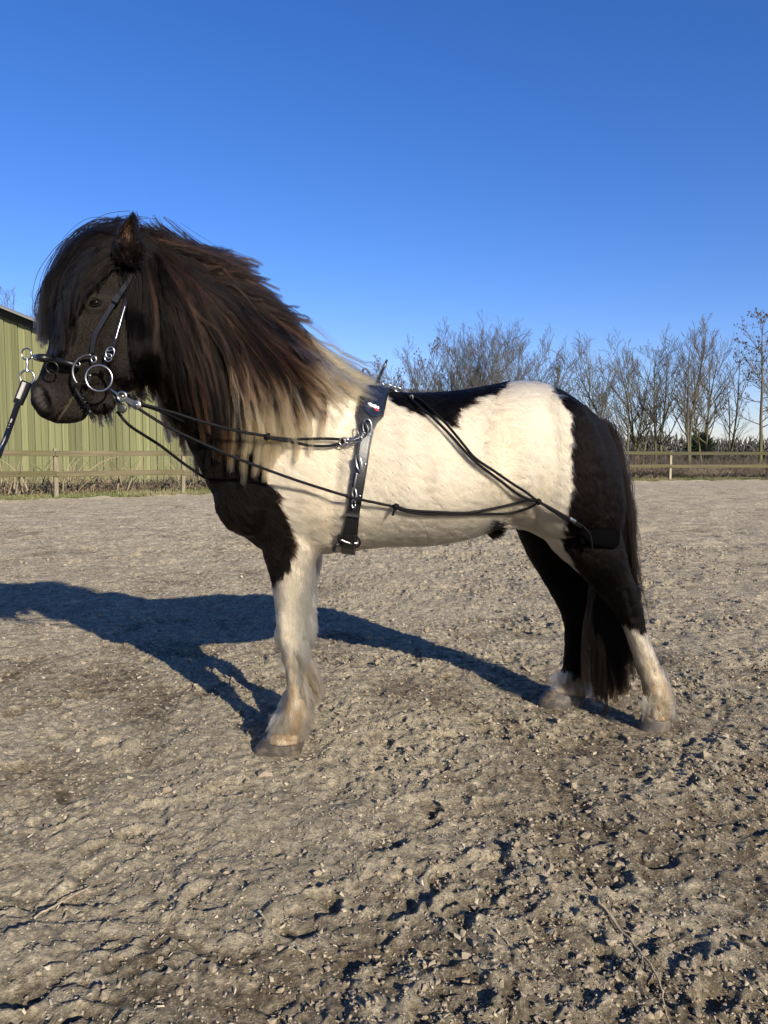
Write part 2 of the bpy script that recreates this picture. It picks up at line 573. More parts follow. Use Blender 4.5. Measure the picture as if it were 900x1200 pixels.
def build_ground():
    ys = [1.05]
    while ys[-1] < 36: ys.append(ys[-1] + max(0.0054, 0.0043 * ys[-1]))
    ys = np.array(ys)
    xs = [0.0]
    while xs[-1] < 26:
        x = xs[-1]
        xs.append(x + (0.0058 if x < 1.5 else 0.0058 + (x - 1.5) * 0.020))
    xs = np.array(xs); xs = np.concatenate([-xs[:0:-1], xs])
    X, Y = np.meshgrid(xs, ys)
    print('ground', X.shape, X.size)
    wx = X + 0.04 * vnoise2(X * 6, Y * 6, 3)
    wy = Y + 0.04 * vnoise2(X * 6 + 9, Y * 6, 4)
    far = np.clip((Y - 2) / 8, 0, 1)
    near = 1 - 0.35 * far
    H = 0.012 * vnoise2(wx * 1.6, wy * 1.6, 1) + 0.010 * vnoise2(wx * 5, wy * 5, 2) * near
    lump = np.clip(vnoise2(wx * 2.3 + 5, wy * 2.3, 31) * 0.9 + 0.45 + 0.25 * vnoise2(wx * 9, wy * 9, 32), 0, 1)
    # denser churned soil towards the right foreground
    lump = np.clip(0.16 + 0.8 * lump * np.clip(0.8 + 0.25 * X, 0.5, 1.25), 0, 1)
    r1 = 1 - np.abs(vnoise2(wx * 13, wy * 13, 5))
    r2 = vnoise2(wx * 30, wy * 30, 6)
    r3 = vnoise2(wx * 70, wy * 70, 7)
    # plate-like steps: quantised noise gives crust edges
    q = vnoise2(wx * 7 + 3, wy * 5, 8) + 0.35 * vnoise2(wx * 26, wy * 26, 9)
    st = np.tanh((q - 0.12) * 9) * 0.0055 + np.tanh((q + 0.38) * 12) * 0.004
    H += st * (0.5 + 0.5 * lump)
    H += (0.5 - r1) * -0.010 * lump + r2 * (0.0022 + 0.0030 * lump) + r3 * (0.0020 + 0.0030 * lump)
    gr = np.clip(r2 * 0.6 + r3 * 0.7 - 0.38, 0, 1)
    H += gr * 0.016 * lump + np.clip(vnoise2(wx * 120, wy * 120, 77) - .25, 0, 1) * 0.006 * np.clip(5 - Y, 0, 1)
    gn = np.clip(vnoise2(wx * 62 + 3, wy * 62, 201) - 0.02, 0, 1) ** 0.6
    gn2 = np.clip(vnoise2(wx * 27 + 3, wy * 27, 202) - 0.22, 0, 1) ** 0.6
    pat = np.clip(0.55 + 0.9 * vnoise2(wx * 3.1, wy * 3.1, 203), 0.15, 1)
    H += (gn * 0.0060 + gn2 * 0.011) * pat
    gran = (gn * 0.5 + gn2 * 0.7) * pat
    # hoof prints
    rng = np.random.default_rng(11)
    n = 900
    hx = rng.uniform(-4.5, 4.5, n); hy = 1.2 + 12 * rng.random(n) ** 1.5
    for k in range(n):
        cx, cy = hx[k], hy[k]
        a = rng.uniform(0, 2 * math.pi); R = rng.uniform(0.05, 0.068); dep = rng.uniform(0.008, 0.024)
        i0, i1 = np.searchsorted(xs, [cx - 0.13, cx + 0.13]); j0, j1 = np.searchsorted(ys, [cy - 0.13, cy + 0.13])
        if i1 - i0 < 2 or j1 - j0 < 2: continue
        dx = X[j0:j1, i0:i1] - cx; dy = Y[j0:j1, i0:i1] - cy
        u = dx * math.cos(a) + dy * math.sin(a); v = -dx * math.sin(a) + dy * math.cos(a)
        rr = np.sqrt((u / 1.08) ** 2 + v ** 2) / R
        rr = rr + 0.10 * vnoise2(X[j0:j1, i0:i1] * 28 + k, Y[j0:j1, i0:i1] * 28, 12)
        tilt = 0.45 + 0.55 * u / R
        inside = 1 / (1 + np.exp((rr - 0.92) * 22))
        rim = np.exp(-((rr - 1.13) / 0.16) ** 2)
        H[j0:j1, i0:i1] += -dep * inside * np.clip(tilt, 0, 1.2) * (1 - 0.5 * np.exp(-(rr / 0.5) ** 2)) + dep * 0.45 * rim * np.clip(tilt, 0.15, 1)
    # raised ragged lip at the edge of the arena
    fy = fenceY(X)
    e = fy + 0.1 - Y
    H += 0.05 * np.exp(-((e - 0.5) / 0.35) ** 2) * (0.6 + 0.6 * vnoise2(X * 3, Y * 3, 40))
    H += np.where(Y > 4, (0.012 * vnoise2(X * 11, Y * 7, 43) + 0.010 * vnoise2(X * 24, Y * 14, 44)) * np.clip((Y - 4) / 5, 0, 1), 0)
    H += np.where(Y > 8, 0.018 * vnoise2(X * 3.3, Y * 3.3, 41) + 0.008 * vnoise2(X * 9, Y * 9, 42), 0)
    # level footing right under the hooves
    for (hx_, hy_) in ((-0.33, 2.72), (-0.30, 3.0), (1.05, 2.96), (0.76, 3.25)):
        w = np.exp(-(((X - hx_) / 0.11) ** 2 + ((Y - hy_) / 0.10) ** 2) ** 2)
        H = H * (1 - w) + (-0.002) * w
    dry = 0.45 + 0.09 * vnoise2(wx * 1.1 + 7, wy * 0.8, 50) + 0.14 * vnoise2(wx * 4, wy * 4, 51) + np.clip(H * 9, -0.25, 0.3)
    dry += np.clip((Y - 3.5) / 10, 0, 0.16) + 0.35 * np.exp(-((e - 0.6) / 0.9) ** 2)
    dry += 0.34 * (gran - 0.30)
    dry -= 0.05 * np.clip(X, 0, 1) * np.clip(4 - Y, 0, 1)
    keep = (Y < fy + 0.35)
    fidx = np.arange(X.size).reshape(X.shape)
    F = np.stack([fidx[:-1, :-1], fidx[:-1, 1:], fidx[1:, 1:], fidx[1:, :-1]], -1)
    kf = keep[:-1, :-1]
    F = F[kf]
    V = np.stack([X, Y, H], -1).reshape(-1, 3)
    used = np.zeros(len(V), bool); used[F.ravel()] = True
    remap = np.cumsum(used) - 1
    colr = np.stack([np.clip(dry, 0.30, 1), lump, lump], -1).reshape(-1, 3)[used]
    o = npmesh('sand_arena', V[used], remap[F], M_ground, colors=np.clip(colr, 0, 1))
    tag(o, kind='structure')
    # the arena surface behind and beside the camera
    xs2 = np.array([-26, 26.0]); 
    v = np.array([[-26, -12, -0.004], [26, -12, -0.004], [26, 1.06, -0.004], [-26, 1.06, -0.004]])
    o2 = npmesh('sand_ground', v, np.array([[0, 1, 2, 3]]), M_ground, colors=np.full((4, 3), 0.35))
    tag(o2, kind='structure')
    v = np.array([[-1500, -60, -0.06], [1500, -60, -0.06], [1500, 2500, -0.06], [-1500, 2500, -0.06]])
    o3 = npmesh('field', v, np.array([[0, 1, 2, 3]]), M_field)
    tag(o3, kind='structure')

    def gh(x, y):
        i = np.clip(np.searchsorted(xs, x), 0, len(xs) - 1); j = np.clip(np.searchsorted(ys, y), 0, len(ys) - 1)
        return H[j, i], lump[j, i]
    return gh


GH = build_ground()

ICO_V = None


def ico():
    t = (1 + 5 ** 0.5) / 2
    v = np.array([[-1, t, 0], [1, t, 0], [-1, -t, 0], [1, -t, 0], [0, -1, t], [0, 1, t], [0, -1, -t], [0, 1, -t], [t, 0, -1], [t, 0, 1], [-t, 0, -1], [-t, 0, 1]])
    v = v / np.linalg.norm(v[0])
    f = np.array([[0, 11, 5], [0, 5, 1], [0, 1, 7], [0, 7, 10], [0, 10, 11], [1, 5, 9], [5, 11, 4], [11, 10, 2], [10, 7, 6], [7, 1, 8], [3, 9, 4], [3, 4, 2], [3, 2, 6], [3, 6, 8], [3, 8, 9], [4, 9, 5], [2, 4, 11], [6, 2, 10], [8, 6, 7], [9, 8, 1]])
    return v, f


def scatter_clods():
    rng = np.random.default_rng(5)
    n = 60000
    y = 1.25 * np.exp(rng.random(n) * math.log(9 / 1.25))
    x = rng.uniform(-1, 1, n) * (0.62 * y + 0.3)
    h, l = GH(x, y)
    keep = rng.random(n) < (0.10 + 0.9 * l ** 1.6) * np.clip(0.62 + 0.3 * x, 0.35, 1)
    x, y, h = x[keep], y[keep], h[keep]
    # keep hooves free
    for (hx_, hy_) in ((-0.33, 2.72), (-0.30, 3.0), (1.05, 2.96), (0.76, 3.25)):
        k = ((x - hx_) ** 2 + (y - hy_) ** 2) > 0.075 ** 2
        x, y, h = x[k], y[k], h[k]
    n = min(len(x), 17000)
    x, y, h = x[:n], y[:n], h[:n]
    s = 0.0026 * np.exp(rng.normal(0, 0.55, n)) * (0.8 + 0.16 * y)
    s = np.clip(s, 0.0015, 0.019)
    v, f = ico()
    sc = rng.uniform(0.6, 1.4, (n, 1, 3)) * s[:, None, None]
    sc[..., 2] *= 0.75
    V = v[None] * (1 + 0.28 * rng.normal(size=(n, 12, 1))) * sc
    a = rng.uniform(0, 6.28, n); c, s_ = np.cos(a)[:, None], np.sin(a)[:, None]
    V = np.stack([V[..., 0] * c - V[..., 1] * s_, V[..., 0] * s_ + V[..., 1] * c, V[..., 2]], -1)
    V += np.stack([x, y, h + s * 0.35], -1)[:, None, :]
    F = f[None] + (np.arange(n) * 12)[:, None, None]
    o = npmesh('soil_crumbs', V.reshape(-1, 3), F.reshape(-1, 3), M_clod, smooth=False)
    tag(o, 'loose pale crumbs and clods of dry soil over the churned riding arena', 'soil', kind='stuff')
    # woody chips and fibres
    n = 64000
    y = 1.25 * np.exp(rng.random(n) * math.log(16 / 1.25))
    x = rng.uniform(-1, 1, n) * (0.62 * y + 0.3)
    h, l = GH(x, y)
    Lc = np.clip(rng.uniform(0.0012, 0.0040, n) * (0.55 + 0.32 * y) * np.exp(rng.normal(0, 0.4, n)), 0.001, 0.014)
    wd = Lc * rng.uniform(0.35, 1.0, n)
    a = rng.uniform(0, 6.28, n); tl = rng.normal(0, 0.30, n); t2 = rng.normal(0.0, 0.35, n)
    ux = np.stack([np.cos(a) * np.cos(tl), np.sin(a) * np.cos(tl), np.sin(tl)], -1) * Lc[:, None]
    uy = np.stack([-np.sin(a) * np.cos(t2), np.cos(a) * np.cos(t2), np.sin(t2)], -1) * wd[:, None]
    c = np.stack([x, y, h + 0.001 + np.abs(ux[:, 2]) * 0.6], -1)
    up = np.array([0, 0, 1.0]) * (wd * 0.35)[:, None]
    jt = lambda: rng.uniform(0.25, 1.25, (n, 1))
    V = np.stack([c - ux * jt() - uy * jt(), c - ux * jt() + uy * jt(), c + ux * jt() + uy * jt(), c + ux * jt() - uy * jt(), c + up], 1)
    F = np.array([[0, 3, 4], [3, 2, 4], [2, 1, 4], [1, 0, 4]])[None] + (np.arange(n) * 5)[:, None, None]
    base = np.array([0.36, 0.30, 0.21]) * rng.uniform(0.5, 1.15, (n, 1))
    o = npmesh('wood_chips', V.reshape(-1, 3), F.reshape(-1, 3), M_chip, smooth=False, colors=np.repeat(base, 5, 0))
    tag(o, 'pale wood chips and fibres scattered over the riding arena surface', 'wood chips', kind='stuff')


scatter_clods()


def twig(label, pts, r, side=()):
    P = []
    for (px, py) in pts:
        Y = gY(py); w = W(px, py, Y)
        h, _ = GH(np.array([w[0]]), np.array([w[1]]))
        P.append([w[0], w[1], float(h[0]) + r * 1.4 + 0.004])
    path = resample(P, 26)
    rng = np.random.default_rng(len(P))
    path[:, :2] += rng.normal(0, r * 0.5, (26, 2))
    rad = np.linspace(r, r * 0.45, 26)
    parts = [tubes(path, rad, 7, caps=True)]
    for (i, ang, L) in side:
        d = path[i + 1] - path[i]; d /= np.linalg.norm(d)
        d2 = np.array([d[0] * math.cos(ang) - d[1] * math.sin(ang), d[0] * math.sin(ang) + d[1] * math.cos(ang), 0.08])
        q = path[i] + np.linspace(0, L, 6)[:, None] * d2
        parts.append(tubes(q, np.linspace(r * .6, r * .25, 6), 5, caps=True))
    v, f = join(parts)
    o = npmesh('twig', v, f, M_twig)
    tag(o, label, 'twig', 'twigs lying on the sand')


twig('long thin dry twig curving to the bottom edge of the sand, right foreground', [(700, 1066), (727, 1092), (756, 1125), (774, 1155), (781, 1185), (786, 1199)], 0.0036, ((6, 0.6, 0.07), (12, -0.7, 0.05)))
twig('short pale straw twig lying on smooth sand in the left foreground', [(40, 1084), (68, 1066), (106, 1042)], 0.0028)
twig('small pale twig catching sun inside the horse shadow by the front hoof', [(263, 798), (284, 810), (303, 823)], 0.0045)


# ------------------------------------------------------------------ barn with vertical boards
def build_barn():
    Y0 = 28.0
    bx = empty('plank_barn', (-14.0, Y0, 0))
    tag(bx, 'tall barn gable of yellow green vertical boards under a grey roof behind the fence', 'barn')
    EZ = 2.17
    apex_x, eave_x, far_x = -17.2, -3.6, -30.8
    slope = 0.40

    def ztop(x): return EZ + slope * (eave_x - x) if x > apex_x else EZ + slope * (x - far_x)
    zap = ztop(apex_x)
    # backing wall (dark behind the joints), extruded gable and long sides
    L = 16.0
    prof = [(far_x, 0), (eave_x, 0), (eave_x, EZ), (apex_x, zap), (far_x, EZ)]
    v = [(x, Y0 + 0.06, z - (0.02 if z else 0.06)) for x, z in prof] + [(x, Y0 + L, z - (0.02 if z else 0.06)) for x, z in prof]
    f5 = np.array([[0, 1, 2, 3, 4][::1], [9, 8, 7, 6, 5]])
    f4 = np.array([[1, 6, 7, 2], [0, 4, 9, 5]])
    npmesh('wall', v, [f5, f4], M_wall2, bx, smooth=False)
    # boards: board on board, every second one set proud
    w = 0.245
    rng = np.random.default_rng(3)
    vb, fb = box(0, 0, 0.5, 0.262, 0.028, 1.0, 0.0)
    vb, fb = join([(vb, fb)])
    bm_v, bm_f = box(0, 0, 0.5, 0.225, 0.030, 1.0, 0.004)
    me_o = npmesh('plank', bm_v, bm_f, M_plank, None, smooth=False)
    me = me_o.data
    bpy.data.objects.remove(me_o)
    n = int((eave_x - far_x) / w)
    for i in range(n):
        x = eave_x - w * (i + 0.5)
        h = min(ztop(x - w / 2), ztop(x + w / 2)) - 0.10 + rng.uniform(-0.02, 0.02)
        o = sharepart('plank', me, bx, (x + 14.0, (-0.022 if i % 2 else 0.012) + rng.uniform(-0.004, 0.004), 0.05), rng.normal(0, 0.004), (1 + rng.uniform(-0.05, 0.05), 1, h - 0.05))
    # roof: corrugated sheets on both slopes, overhanging the gable
    oh = 0.62
    parts = []
    for sgn, x0, x1 in ((1, eave_x + 0.5, apex_x), (-1, far_x - 0.5, apex_x)):
        ny = 120
        ysr = np.linspace(Y0 - oh, Y0 + L + 0.3, ny)
        rip = 0.022 * np.sin(np.arange(ny) * 1.9)
        z0 = EZ - slope * 0.5 + 0.16
        z1 = zap + 0.16
        top = np.stack([np.stack([np.full(ny, x0), ysr, z0 + rip], -1), np.stack([np.full(ny, x1), ysr, z1 + rip], -1)])
        bot = top - [0, 0, 0.05]
        V = np.concatenate([top.reshape(-1, 3), bot.reshape(-1, 3)])
        a = np.arange(ny - 1)
        q1 = np.stack([a, a + 1, a + 1 + ny, a + ny], -1)
        q2 = q1[:, ::-1] + 2 * ny
        e1 = np.array([[0, ny, 3 * ny, 2 * ny]]); e2 = e1[:, ::-1] + ny - 1
        q3 = np.stack([a, a + 2 * ny, a + 2 * ny + 1, a + 1], -1)
        parts.append((V, [np.vstack([q1, q2, e1, e2, q3])]))
    v, f = join(parts)
    roof = npmesh('roof', v, f, M_roof, bx, smooth=False)
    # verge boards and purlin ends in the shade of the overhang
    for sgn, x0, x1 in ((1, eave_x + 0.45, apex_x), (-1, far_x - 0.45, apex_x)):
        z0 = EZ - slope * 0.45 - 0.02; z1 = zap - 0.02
        V = []
        for (x, z) in ((x0, z0), (x1, z1)):
            for yy in (Y0 - 0.09, Y0 - 0.045):
                for dz in (-0.16, 0.10):
                    V.append((x, yy, z + dz))
        V = np.array(V)
        F = np.array([[0, 4, 5, 1], [2, 3, 7, 6], [1, 5, 7, 3], [0, 2, 6, 4], [0, 1, 3, 2], [4, 6, 7, 5]])
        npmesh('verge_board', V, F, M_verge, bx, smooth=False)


build_barn()


def build_far_barn():
    b = empty('grey_roofed_barn', (4, 52, 0))
    tag(b, 'low barn far off whose pale grey roof shows above the back of the horse', 'barn')
    A = np.array([-3.5, 47.0]); B = np.array([9.5, 56.5])
    d = (B - A) / np.linalg.norm(B - A); nrm = np.array([d[1], -d[0]])     # towards the camera
    za, zb = W(440, 449, 47)[2], W(600, 461, 56)[2]
    zr = max(za, zb) - 0.12
    hw = 4.5
    ez = zr - 1.5
    def P(s, t, z):
        p = A + d * s + nrm * t
        return (p[0], p[1], z)
    L = np.linalg.norm(B - A)
    v = [P(0, 0, zr), P(L, 0, zr), P(0, hw + .4, ez), P(L, hw + .4, ez), P(0, -hw - .4, ez), P(L, -hw - .4, ez)]
    v = np.array(v); v2 = v - [0, 0, 0.08]
    V = np.vstack([v, v2])
    F = np.array([[0, 2, 3, 1], [0, 1, 5, 4], [6, 7, 9, 8], [6, 10, 11, 7], [2, 8, 9, 3], [4, 5, 11, 10], [0, 6, 8, 2], [0, 4, 10, 6], [1, 3, 9, 7], [1, 7, 11, 5]])
    npmesh('roof', V, F, M_roofgrey, b, smooth=False)
    w = [P(.3, hw, -0.05), P(L - .3, hw, -0.05), P(L - .3, -hw, -0.05), P(.3, -hw, -0.05)]
    wt = [(x, y, ez - 0.02) for x, y, z in w]
    g = [P(.3, 0, zr - 0.1), P(L - .3, 0, zr - 0.1)]
    V = np.array(w + wt + g)
    npmesh('wall', V, [np.array([[0, 1, 5, 4], [2, 3, 7, 6]]), np.array([[3, 0, 4, 8, 7], [1, 2, 6, 9, 5]])], M_wall2, b, smooth=False)


build_far_barn()


# ------------------------------------------------------------------ fence
def build_fence():
    f = empty('paddock_fence', (0, 24.5, 0))
    tag(f, 'weathered two rail wooden paddock fence running along the far edge of the arena', 'fence')
    rng = np.random.default_rng(8)
    v, fc = box(0, 0, 0.60, 0.10, 0.10, 1.28, 0.008)
    po = npmesh('post', v, fc, M_post, None, smooth=False); pme = po.data
    bpy.data.objects.remove(po)
    v, fc = box(0.5, 0, 0, 1.0, 0.036, 0.135, 0.006)
    ro = npmesh('rail', v, fc, M_fence, None, smooth=False); rme = ro.data
    bpy.data.objects.remove(ro)
    rtop = rme.copy(); rtop.materials.clear(); rtop.materials.append(M_railtop)
    o0 = np.array([0, 24.5])
    for i, (x, y) in enumerate(FENCE_PTS):
        d = np.array(FENCE_PTS[min(i + 1, len(FENCE_PTS) - 1)]) - np.array(FENCE_PTS[max(i - 1, 0)])
        a = math.atan2(d[1], d[0])
        p = sharepart('post', pme, f, (x - o0[0], y - o0[1], 0), a)
        p.rotation_euler = (rng.normal(0, 0.012), rng.normal(0, 0.02), a)
    for i in range(len(FENCE_PTS) - 1):
        a_, b_ = np.array(FENCE_PTS[i]), np.array(FENCE_PTS[i + 1])
        d = b_ - a_; L = np.linalg.norm(d); a = math.atan2(d[1], d[0])
        nrm = np.array([d[1], -d[0]]) / L
        for z in (1.14, 0.60):
            s = a_ + nrm * 0.070 - o0
            o = sharepart('rail', rtop if z > 1 and i > 3 else rme, f, (s[0], s[1], z + rng.normal(0, 0.012)), a, (L - 0.008, 1, 1))
            o.rotation_euler = (0, rng.normal(0, 0.003), a)


build_fence()


# ------------------------------------------------------------------ bare winter trees
def grow(base, H, spread, nst, seed, lean=(0, 0), thick=1.0, n1=12, n2=9, n3=4, tilt=0.22, low=0.2, up=0.55, droop=0.0, ang=0.75):
    rng = np.random.default_rng(seed)

    def children(paths, rads, n, lenf, a0, K, tmin, rfac, upf, wob, taper=0.25):
        Np, Kp, _ = paths.shape
        t = tmin + (0.98 - tmin) * (np.arange(n)[None, :] + rng.random((Np, n))) / n
        t = np.clip(t, 0, 0.985)
        fi = t * (Kp - 1); i0 = np.clip(fi.astype(int), 0, Kp - 2); fr = (fi - i0)[..., None]
        ar = np.arange(Np)[:, None]
        p0 = paths[ar, i0] * (1 - fr) + paths[ar, i0 + 1] * fr
        tg = paths[ar, i0 + 1] - paths[ar, i0]; tg /= np.linalg.norm(tg, axis=-1, keepdims=True) + 1e-9
        r0 = rads[ar, i0] * (1 - fr[..., 0]) + rads[ar, i0 + 1] * fr[..., 0]
        rv = rng.normal(size=p0.shape); rv -= (rv * tg).sum(-1, keepdims=True) * tg
        rv /= np.linalg.norm(rv, axis=-1, keepdims=True) + 1e-9
        a = a0 * rng.uniform(0.7, 1.3, t.shape)[..., None]
        d = tg * np.cos(a) + rv * np.sin(a)
        plen = np.linalg.norm(np.diff(paths, axis=1), axis=-1).sum(1)[:, None]
        L = plen * lenf * (1.05 - 0.6 * t) * rng.uniform(0.65, 1.25, t.shape)
        d = d.reshape(-1, 3); p0 = p0.reshape(-1, 3); L = L.reshape(-1); r0 = r0.reshape(-1)
        out = np.zeros((len(d), K, 3)); out[:, 0] = p0
        step = (L / (K - 1))[:, None]
        for k in range(1, K):
            d = d + np.array([0, 0, upf / K * 2.0]) + wob * rng.normal(size=d.shape)
            d /= np.linalg.norm(d, axis=1, keepdims=True)
            out[:, k] = out[:, k - 1] + d * step
        rr = np.minimum(r0 * rfac, 0.011 * L * thick + 0.0035)[:, None] * np.linspace(1, taper, K)[None]
        return out, rr

    K0 = 9
    st = np.zeros((nst, K0, 3)); 
    st[:, 0] = np.array(base) + rng.normal(0, 0.10 * (nst > 1), (nst, 3)) * [1, 1, 0]
    az = rng.uniform(0, 6.28) + np.arange(nst) * 6.28 / nst
    tl = tilt * rng.uniform(0.3, 1.2, nst) if nst > 1 else np.array([0.03])
    d = np.stack([np.cos(az) * np.sin(tl) + lean[0], np.sin(az) * np.sin(tl) + lean[1], np.cos(tl)], -1)
    Ls = H * 0.90 * rng.uniform(0.86, 1.03, nst)
    Ls[0] = H * 0.97
    for k in range(1, K0):
        d = d + 0.045 * rng.normal(size=d.shape) * [1, 1, 0.3]
        d /= np.linalg.norm(d, axis=1, keepdims=True)
        st[:, k] = st[:, k - 1] + d * (Ls / (K0 - 1))[:, None]
    r0 = (0.0125 * Ls * thick / (1 + 0.12 * (nst - 1)))[:, None] * np.linspace(1, 0.10, K0)[None] ** 0.9
    a = children(st, r0, int(n1 * 1.2), spread * 1.25, ang, 7, low, 0.62, up, 0.09)
    b = children(a[0], a[1], n2, 0.50, 0.62, 5, 0.15, 0.7, up * 0.7 - droop, 0.11)
    c = children(b[0], b[1], n3, 0.60, 0.62, 4, 0.15, 0.8, up * 0.6 - droop, 0.13)
    zs = (H + 0.05) / (max(c[0][..., 2].max(), b[0][..., 2].max()) - base[2])
    for q in (st, a[0], b[0], c[0]):
        q[...] = (q - np.array(base)) * np.array([(1 + zs) / 2, (1 + zs) / 2, zs]) + np.array(base)
    trunk = [tubes(st, r0, 7), tubes(a[0], a[1], 5)]
    crown = [tubes(b[0], np.maximum(b[1], 0.0075), 3), tubes(c[0], np.maximum(c[1], 0.0048), 3)]
    return trunk, crown, c


def tree(px, Y, py_top, label, group, nst=1, spread=0.4, seed=0, name='bare_tree', bark=(0.105, 0.092, 0.058), twigc=(0.098, 0.085, 0.072), cones=False, **kw):
    x = (px - 450) / 900.0 * Y
    H = W(px, py_top, Y)[2]
    base = (x, Y, -0.05)
    trunk, crown, tips = grow(base, H, spread, nst, seed, **kw)
    e = empty(name, base)
    tag(e, label, 'tree', group)
    rng = np.random.default_rng(seed)
    v, f = join(trunk)
    n = vnoise(v[:, 0] * 3, v[:, 1] * 3, v[:, 2] * 2.2, seed)[:, None]
    n2 = vnoise(v[:, 0] * 13, v[:, 1] * 13, v[:, 2] * 5, seed + 1)[:, None]
    green = np.array([0.12, 0.118, 0.036]); b = np.array(bark)
    low = np.clip(1.1 - v[:, 2:3] / (H * 0.75), 0, 1)
    m = np.clip(0.35 + 0.9 * n, 0, 1) * low
    npmesh('trunk', v, f, M_bark, e, colors=(b * (1 - m) + green * m) * (0.85 + 0.35 * n2))
    v, f = join(crown)
    n = vnoise(v[:, 0] * 2, v[:, 1] * 2, v[:, 2] * 2, seed + 3)[:, None]
    npmesh('crown', v, f, M_bark, e, colors=np.array(twigc) * (0.9 + 0.45 * n))
    if cones:
        # little dark catkins and cones hanging from the twig ends
        P = tips[0][:, -1]
        k = rng.random(len(P)) < 0.75
        P = P[k]
        P = P[:900]
        vv, ff = ico()
        V = P[:, None, :] + vv[None] * np.array([0.028, 0.028, 0.045]) * rng.uniform(0.5, 1.5, (len(P), 1, 1))
        F = ff[None] + (np.arange(len(P)) * 12)[:, None, None]
        o = npmesh('catkins', V.reshape(-1, 3), F.reshape(-1, 3), M_bark, e, colors=np.full((V.size // 3, 3), 1.0) * [0.07, 0.05, 0.04])
        o['kind'] = 'stuff'
    return e


GT = 'bare trees along the field edge'
tree(476, 46, 398, 'small dark twiggy tree left of the big rounded tree above the withers', GT, 2, 0.38, 101, cones=True, n1=12, n2=7, n3=4)
tree(455, 50, 424, 'lowest faint tree just right of the harness handle', GT, 3, 0.4, 102, n1=8, n2=7, n3=4)
tree(543, 43, 354, 'big rounded many stemmed bare tree above the middle of the back', GT, 9, 0.42, 103, tilt=0.52, n1=11, n2=9, n3=4, low=0.2, up=0.35, ang=0.6)
tree(508, 45, 382, 'shorter rounded bare tree on the left shoulder of the big rounded tree', GT, 4, 0.42, 120, tilt=0.42, n1=10, n2=8, n3=6, up=0.45, ang=0.6)
tree(574, 46, 374, 'bare tree filling the right shoulder of the big rounded tree', GT, 5, 0.42, 121, tilt=0.42, n1=10, n2=8, n3=6, up=0.45, ang=0.6)
tree(612, 45, 366, 'fan shaped bare tree behind the top of the croup', GT, 7, 0.42, 104, tilt=0.44, n1=10, n2=9, n3=6, up=0.35, ang=0.6)
tree(652, 48, 452, 'small pale bare tree low in the gap behind the croup', GT, 4, 0.4, 105, tilt=0.4, n1=8, n2=7, n3=4)
tree(696, 42, 384, 'leaning pale stemmed bare tree nearest the tail side of the croup', GT, 4, 0.40, 106, tilt=0.34, lean=(-0.08, 0), n1=11, n2=9, n3=4, bark=(0.15, 0.13, 0.07), up=0.4, ang=0.65)
tree(728, 40.5, 392, 'mossy bare tree with twin stems rising behind the tail', GT, 2, 0.40, 107, tilt=0.30, n1=12, n2=9, n3=4, up=0.4)
tree(746, 44, 376, 'tall full crowned bare tree behind and right of the tail', GT, 4, 0.40, 108, tilt=0.30, n1=11, n2=9, n3=4, up=0.4, ang=0.65)
tree(771, 41, 374, 'dark straight stemmed bare tree left of the first right hand fence post', GT, 2, 0.42, 109, tilt=0.16, n1=13, n2=9, n3=4, up=0.4)
tree(806, 40, 360, 'tallest slim dark stemmed bare tree right of the fence post', GT, 2, 0.34, 110, tilt=0.07, n1=14, n2=7, n3=5, up=0.7, bark=(0.08, 0.068, 0.05))
tree(826, 43, 376, 'branchy bare tree with a thick mossy fork between the two tallest trees', GT, 3, 0.40, 111, tilt=0.24, n1=12, n2=9, n3=4)
tree(856, 45, 402, 'thin leaning bare tree with sparse twigs left of the cone bearing tree', GT, 2, 0.38, 112, tilt=0.24, n1=9, n2=6, n3=4, twigc=(0.12, 0.095, 0.078))
tree(889, 40, 356, 'narrow upright tree dotted with dark cones at the right edge', GT, 1, 0.26, 113, n1=22, n2=7, n3=4, up=0.15, low=0.28, ang=1.05, cones=True, bark=(0.10, 0.078, 0.05))
tree(915, 42, 372, 'spreading bare tree mostly cut off by the right edge', GT, 3, 0.40, 114, tilt=0.25, n1=10, n2=7, n3=4)
tree(20, 47, 318, 'bare tree whose thin twigs rise above the barn roof beside the forelock', 'bare trees behind the barn', 5, 0.40, 115, tilt=0.3, n1=10, n2=9, n3=4)
tree(-30, 46, 325, 'bare tree behind the barn at the left edge', 'bare trees behind the barn', 4, 0.40, 116, tilt=0.3, n1=8, n2=7, n3=4)


# ------------------------------------------------------------------ dry growth beyond the fence
def blades(name, x, y, z0, L, rad, col, label, cat, bend=0.35, lean=(0, 0), K=4, seed=1):
    rng = np.random.default_rng(seed)
    n = len(x)
    a = rng.uniform(0, 6.28, n); tl = np.abs(rng.normal(0, bend, n))
    d = np.stack([np.cos(a) * np.sin(tl) + lean[0], np.sin(a) * np.sin(tl) + lean[1], np.cos(tl)], -1)
    t = np.linspace(0, 1, K)
    P = np.stack([x, y, z0], -1)[:, None, :] + d[:, None, :] * (L[:, None] * t)[..., None]
    cv = rng.normal(0, 0.25, (n, 2))
    P[..., :2] += (cv * L[:, None])[:, None, :] * (t ** 2)[None, :, None]
    P[..., 2] -= (np.abs(cv).sum(1) * L * 0.5)[:, None] * t[None] ** 2
    R = rad * rng.uniform(0.6, 1.3, n)[:, None] * (1 - 0.75 * t)[None]
    C = col * rng.uniform(0.55, 1.3, (n, 1))
    C = np.repeat(C[:, None, :], K, 1)
    o = curvesobj(name, P, R, M_plant, None, C)
    return tag(o, label, cat, kind='stuff')


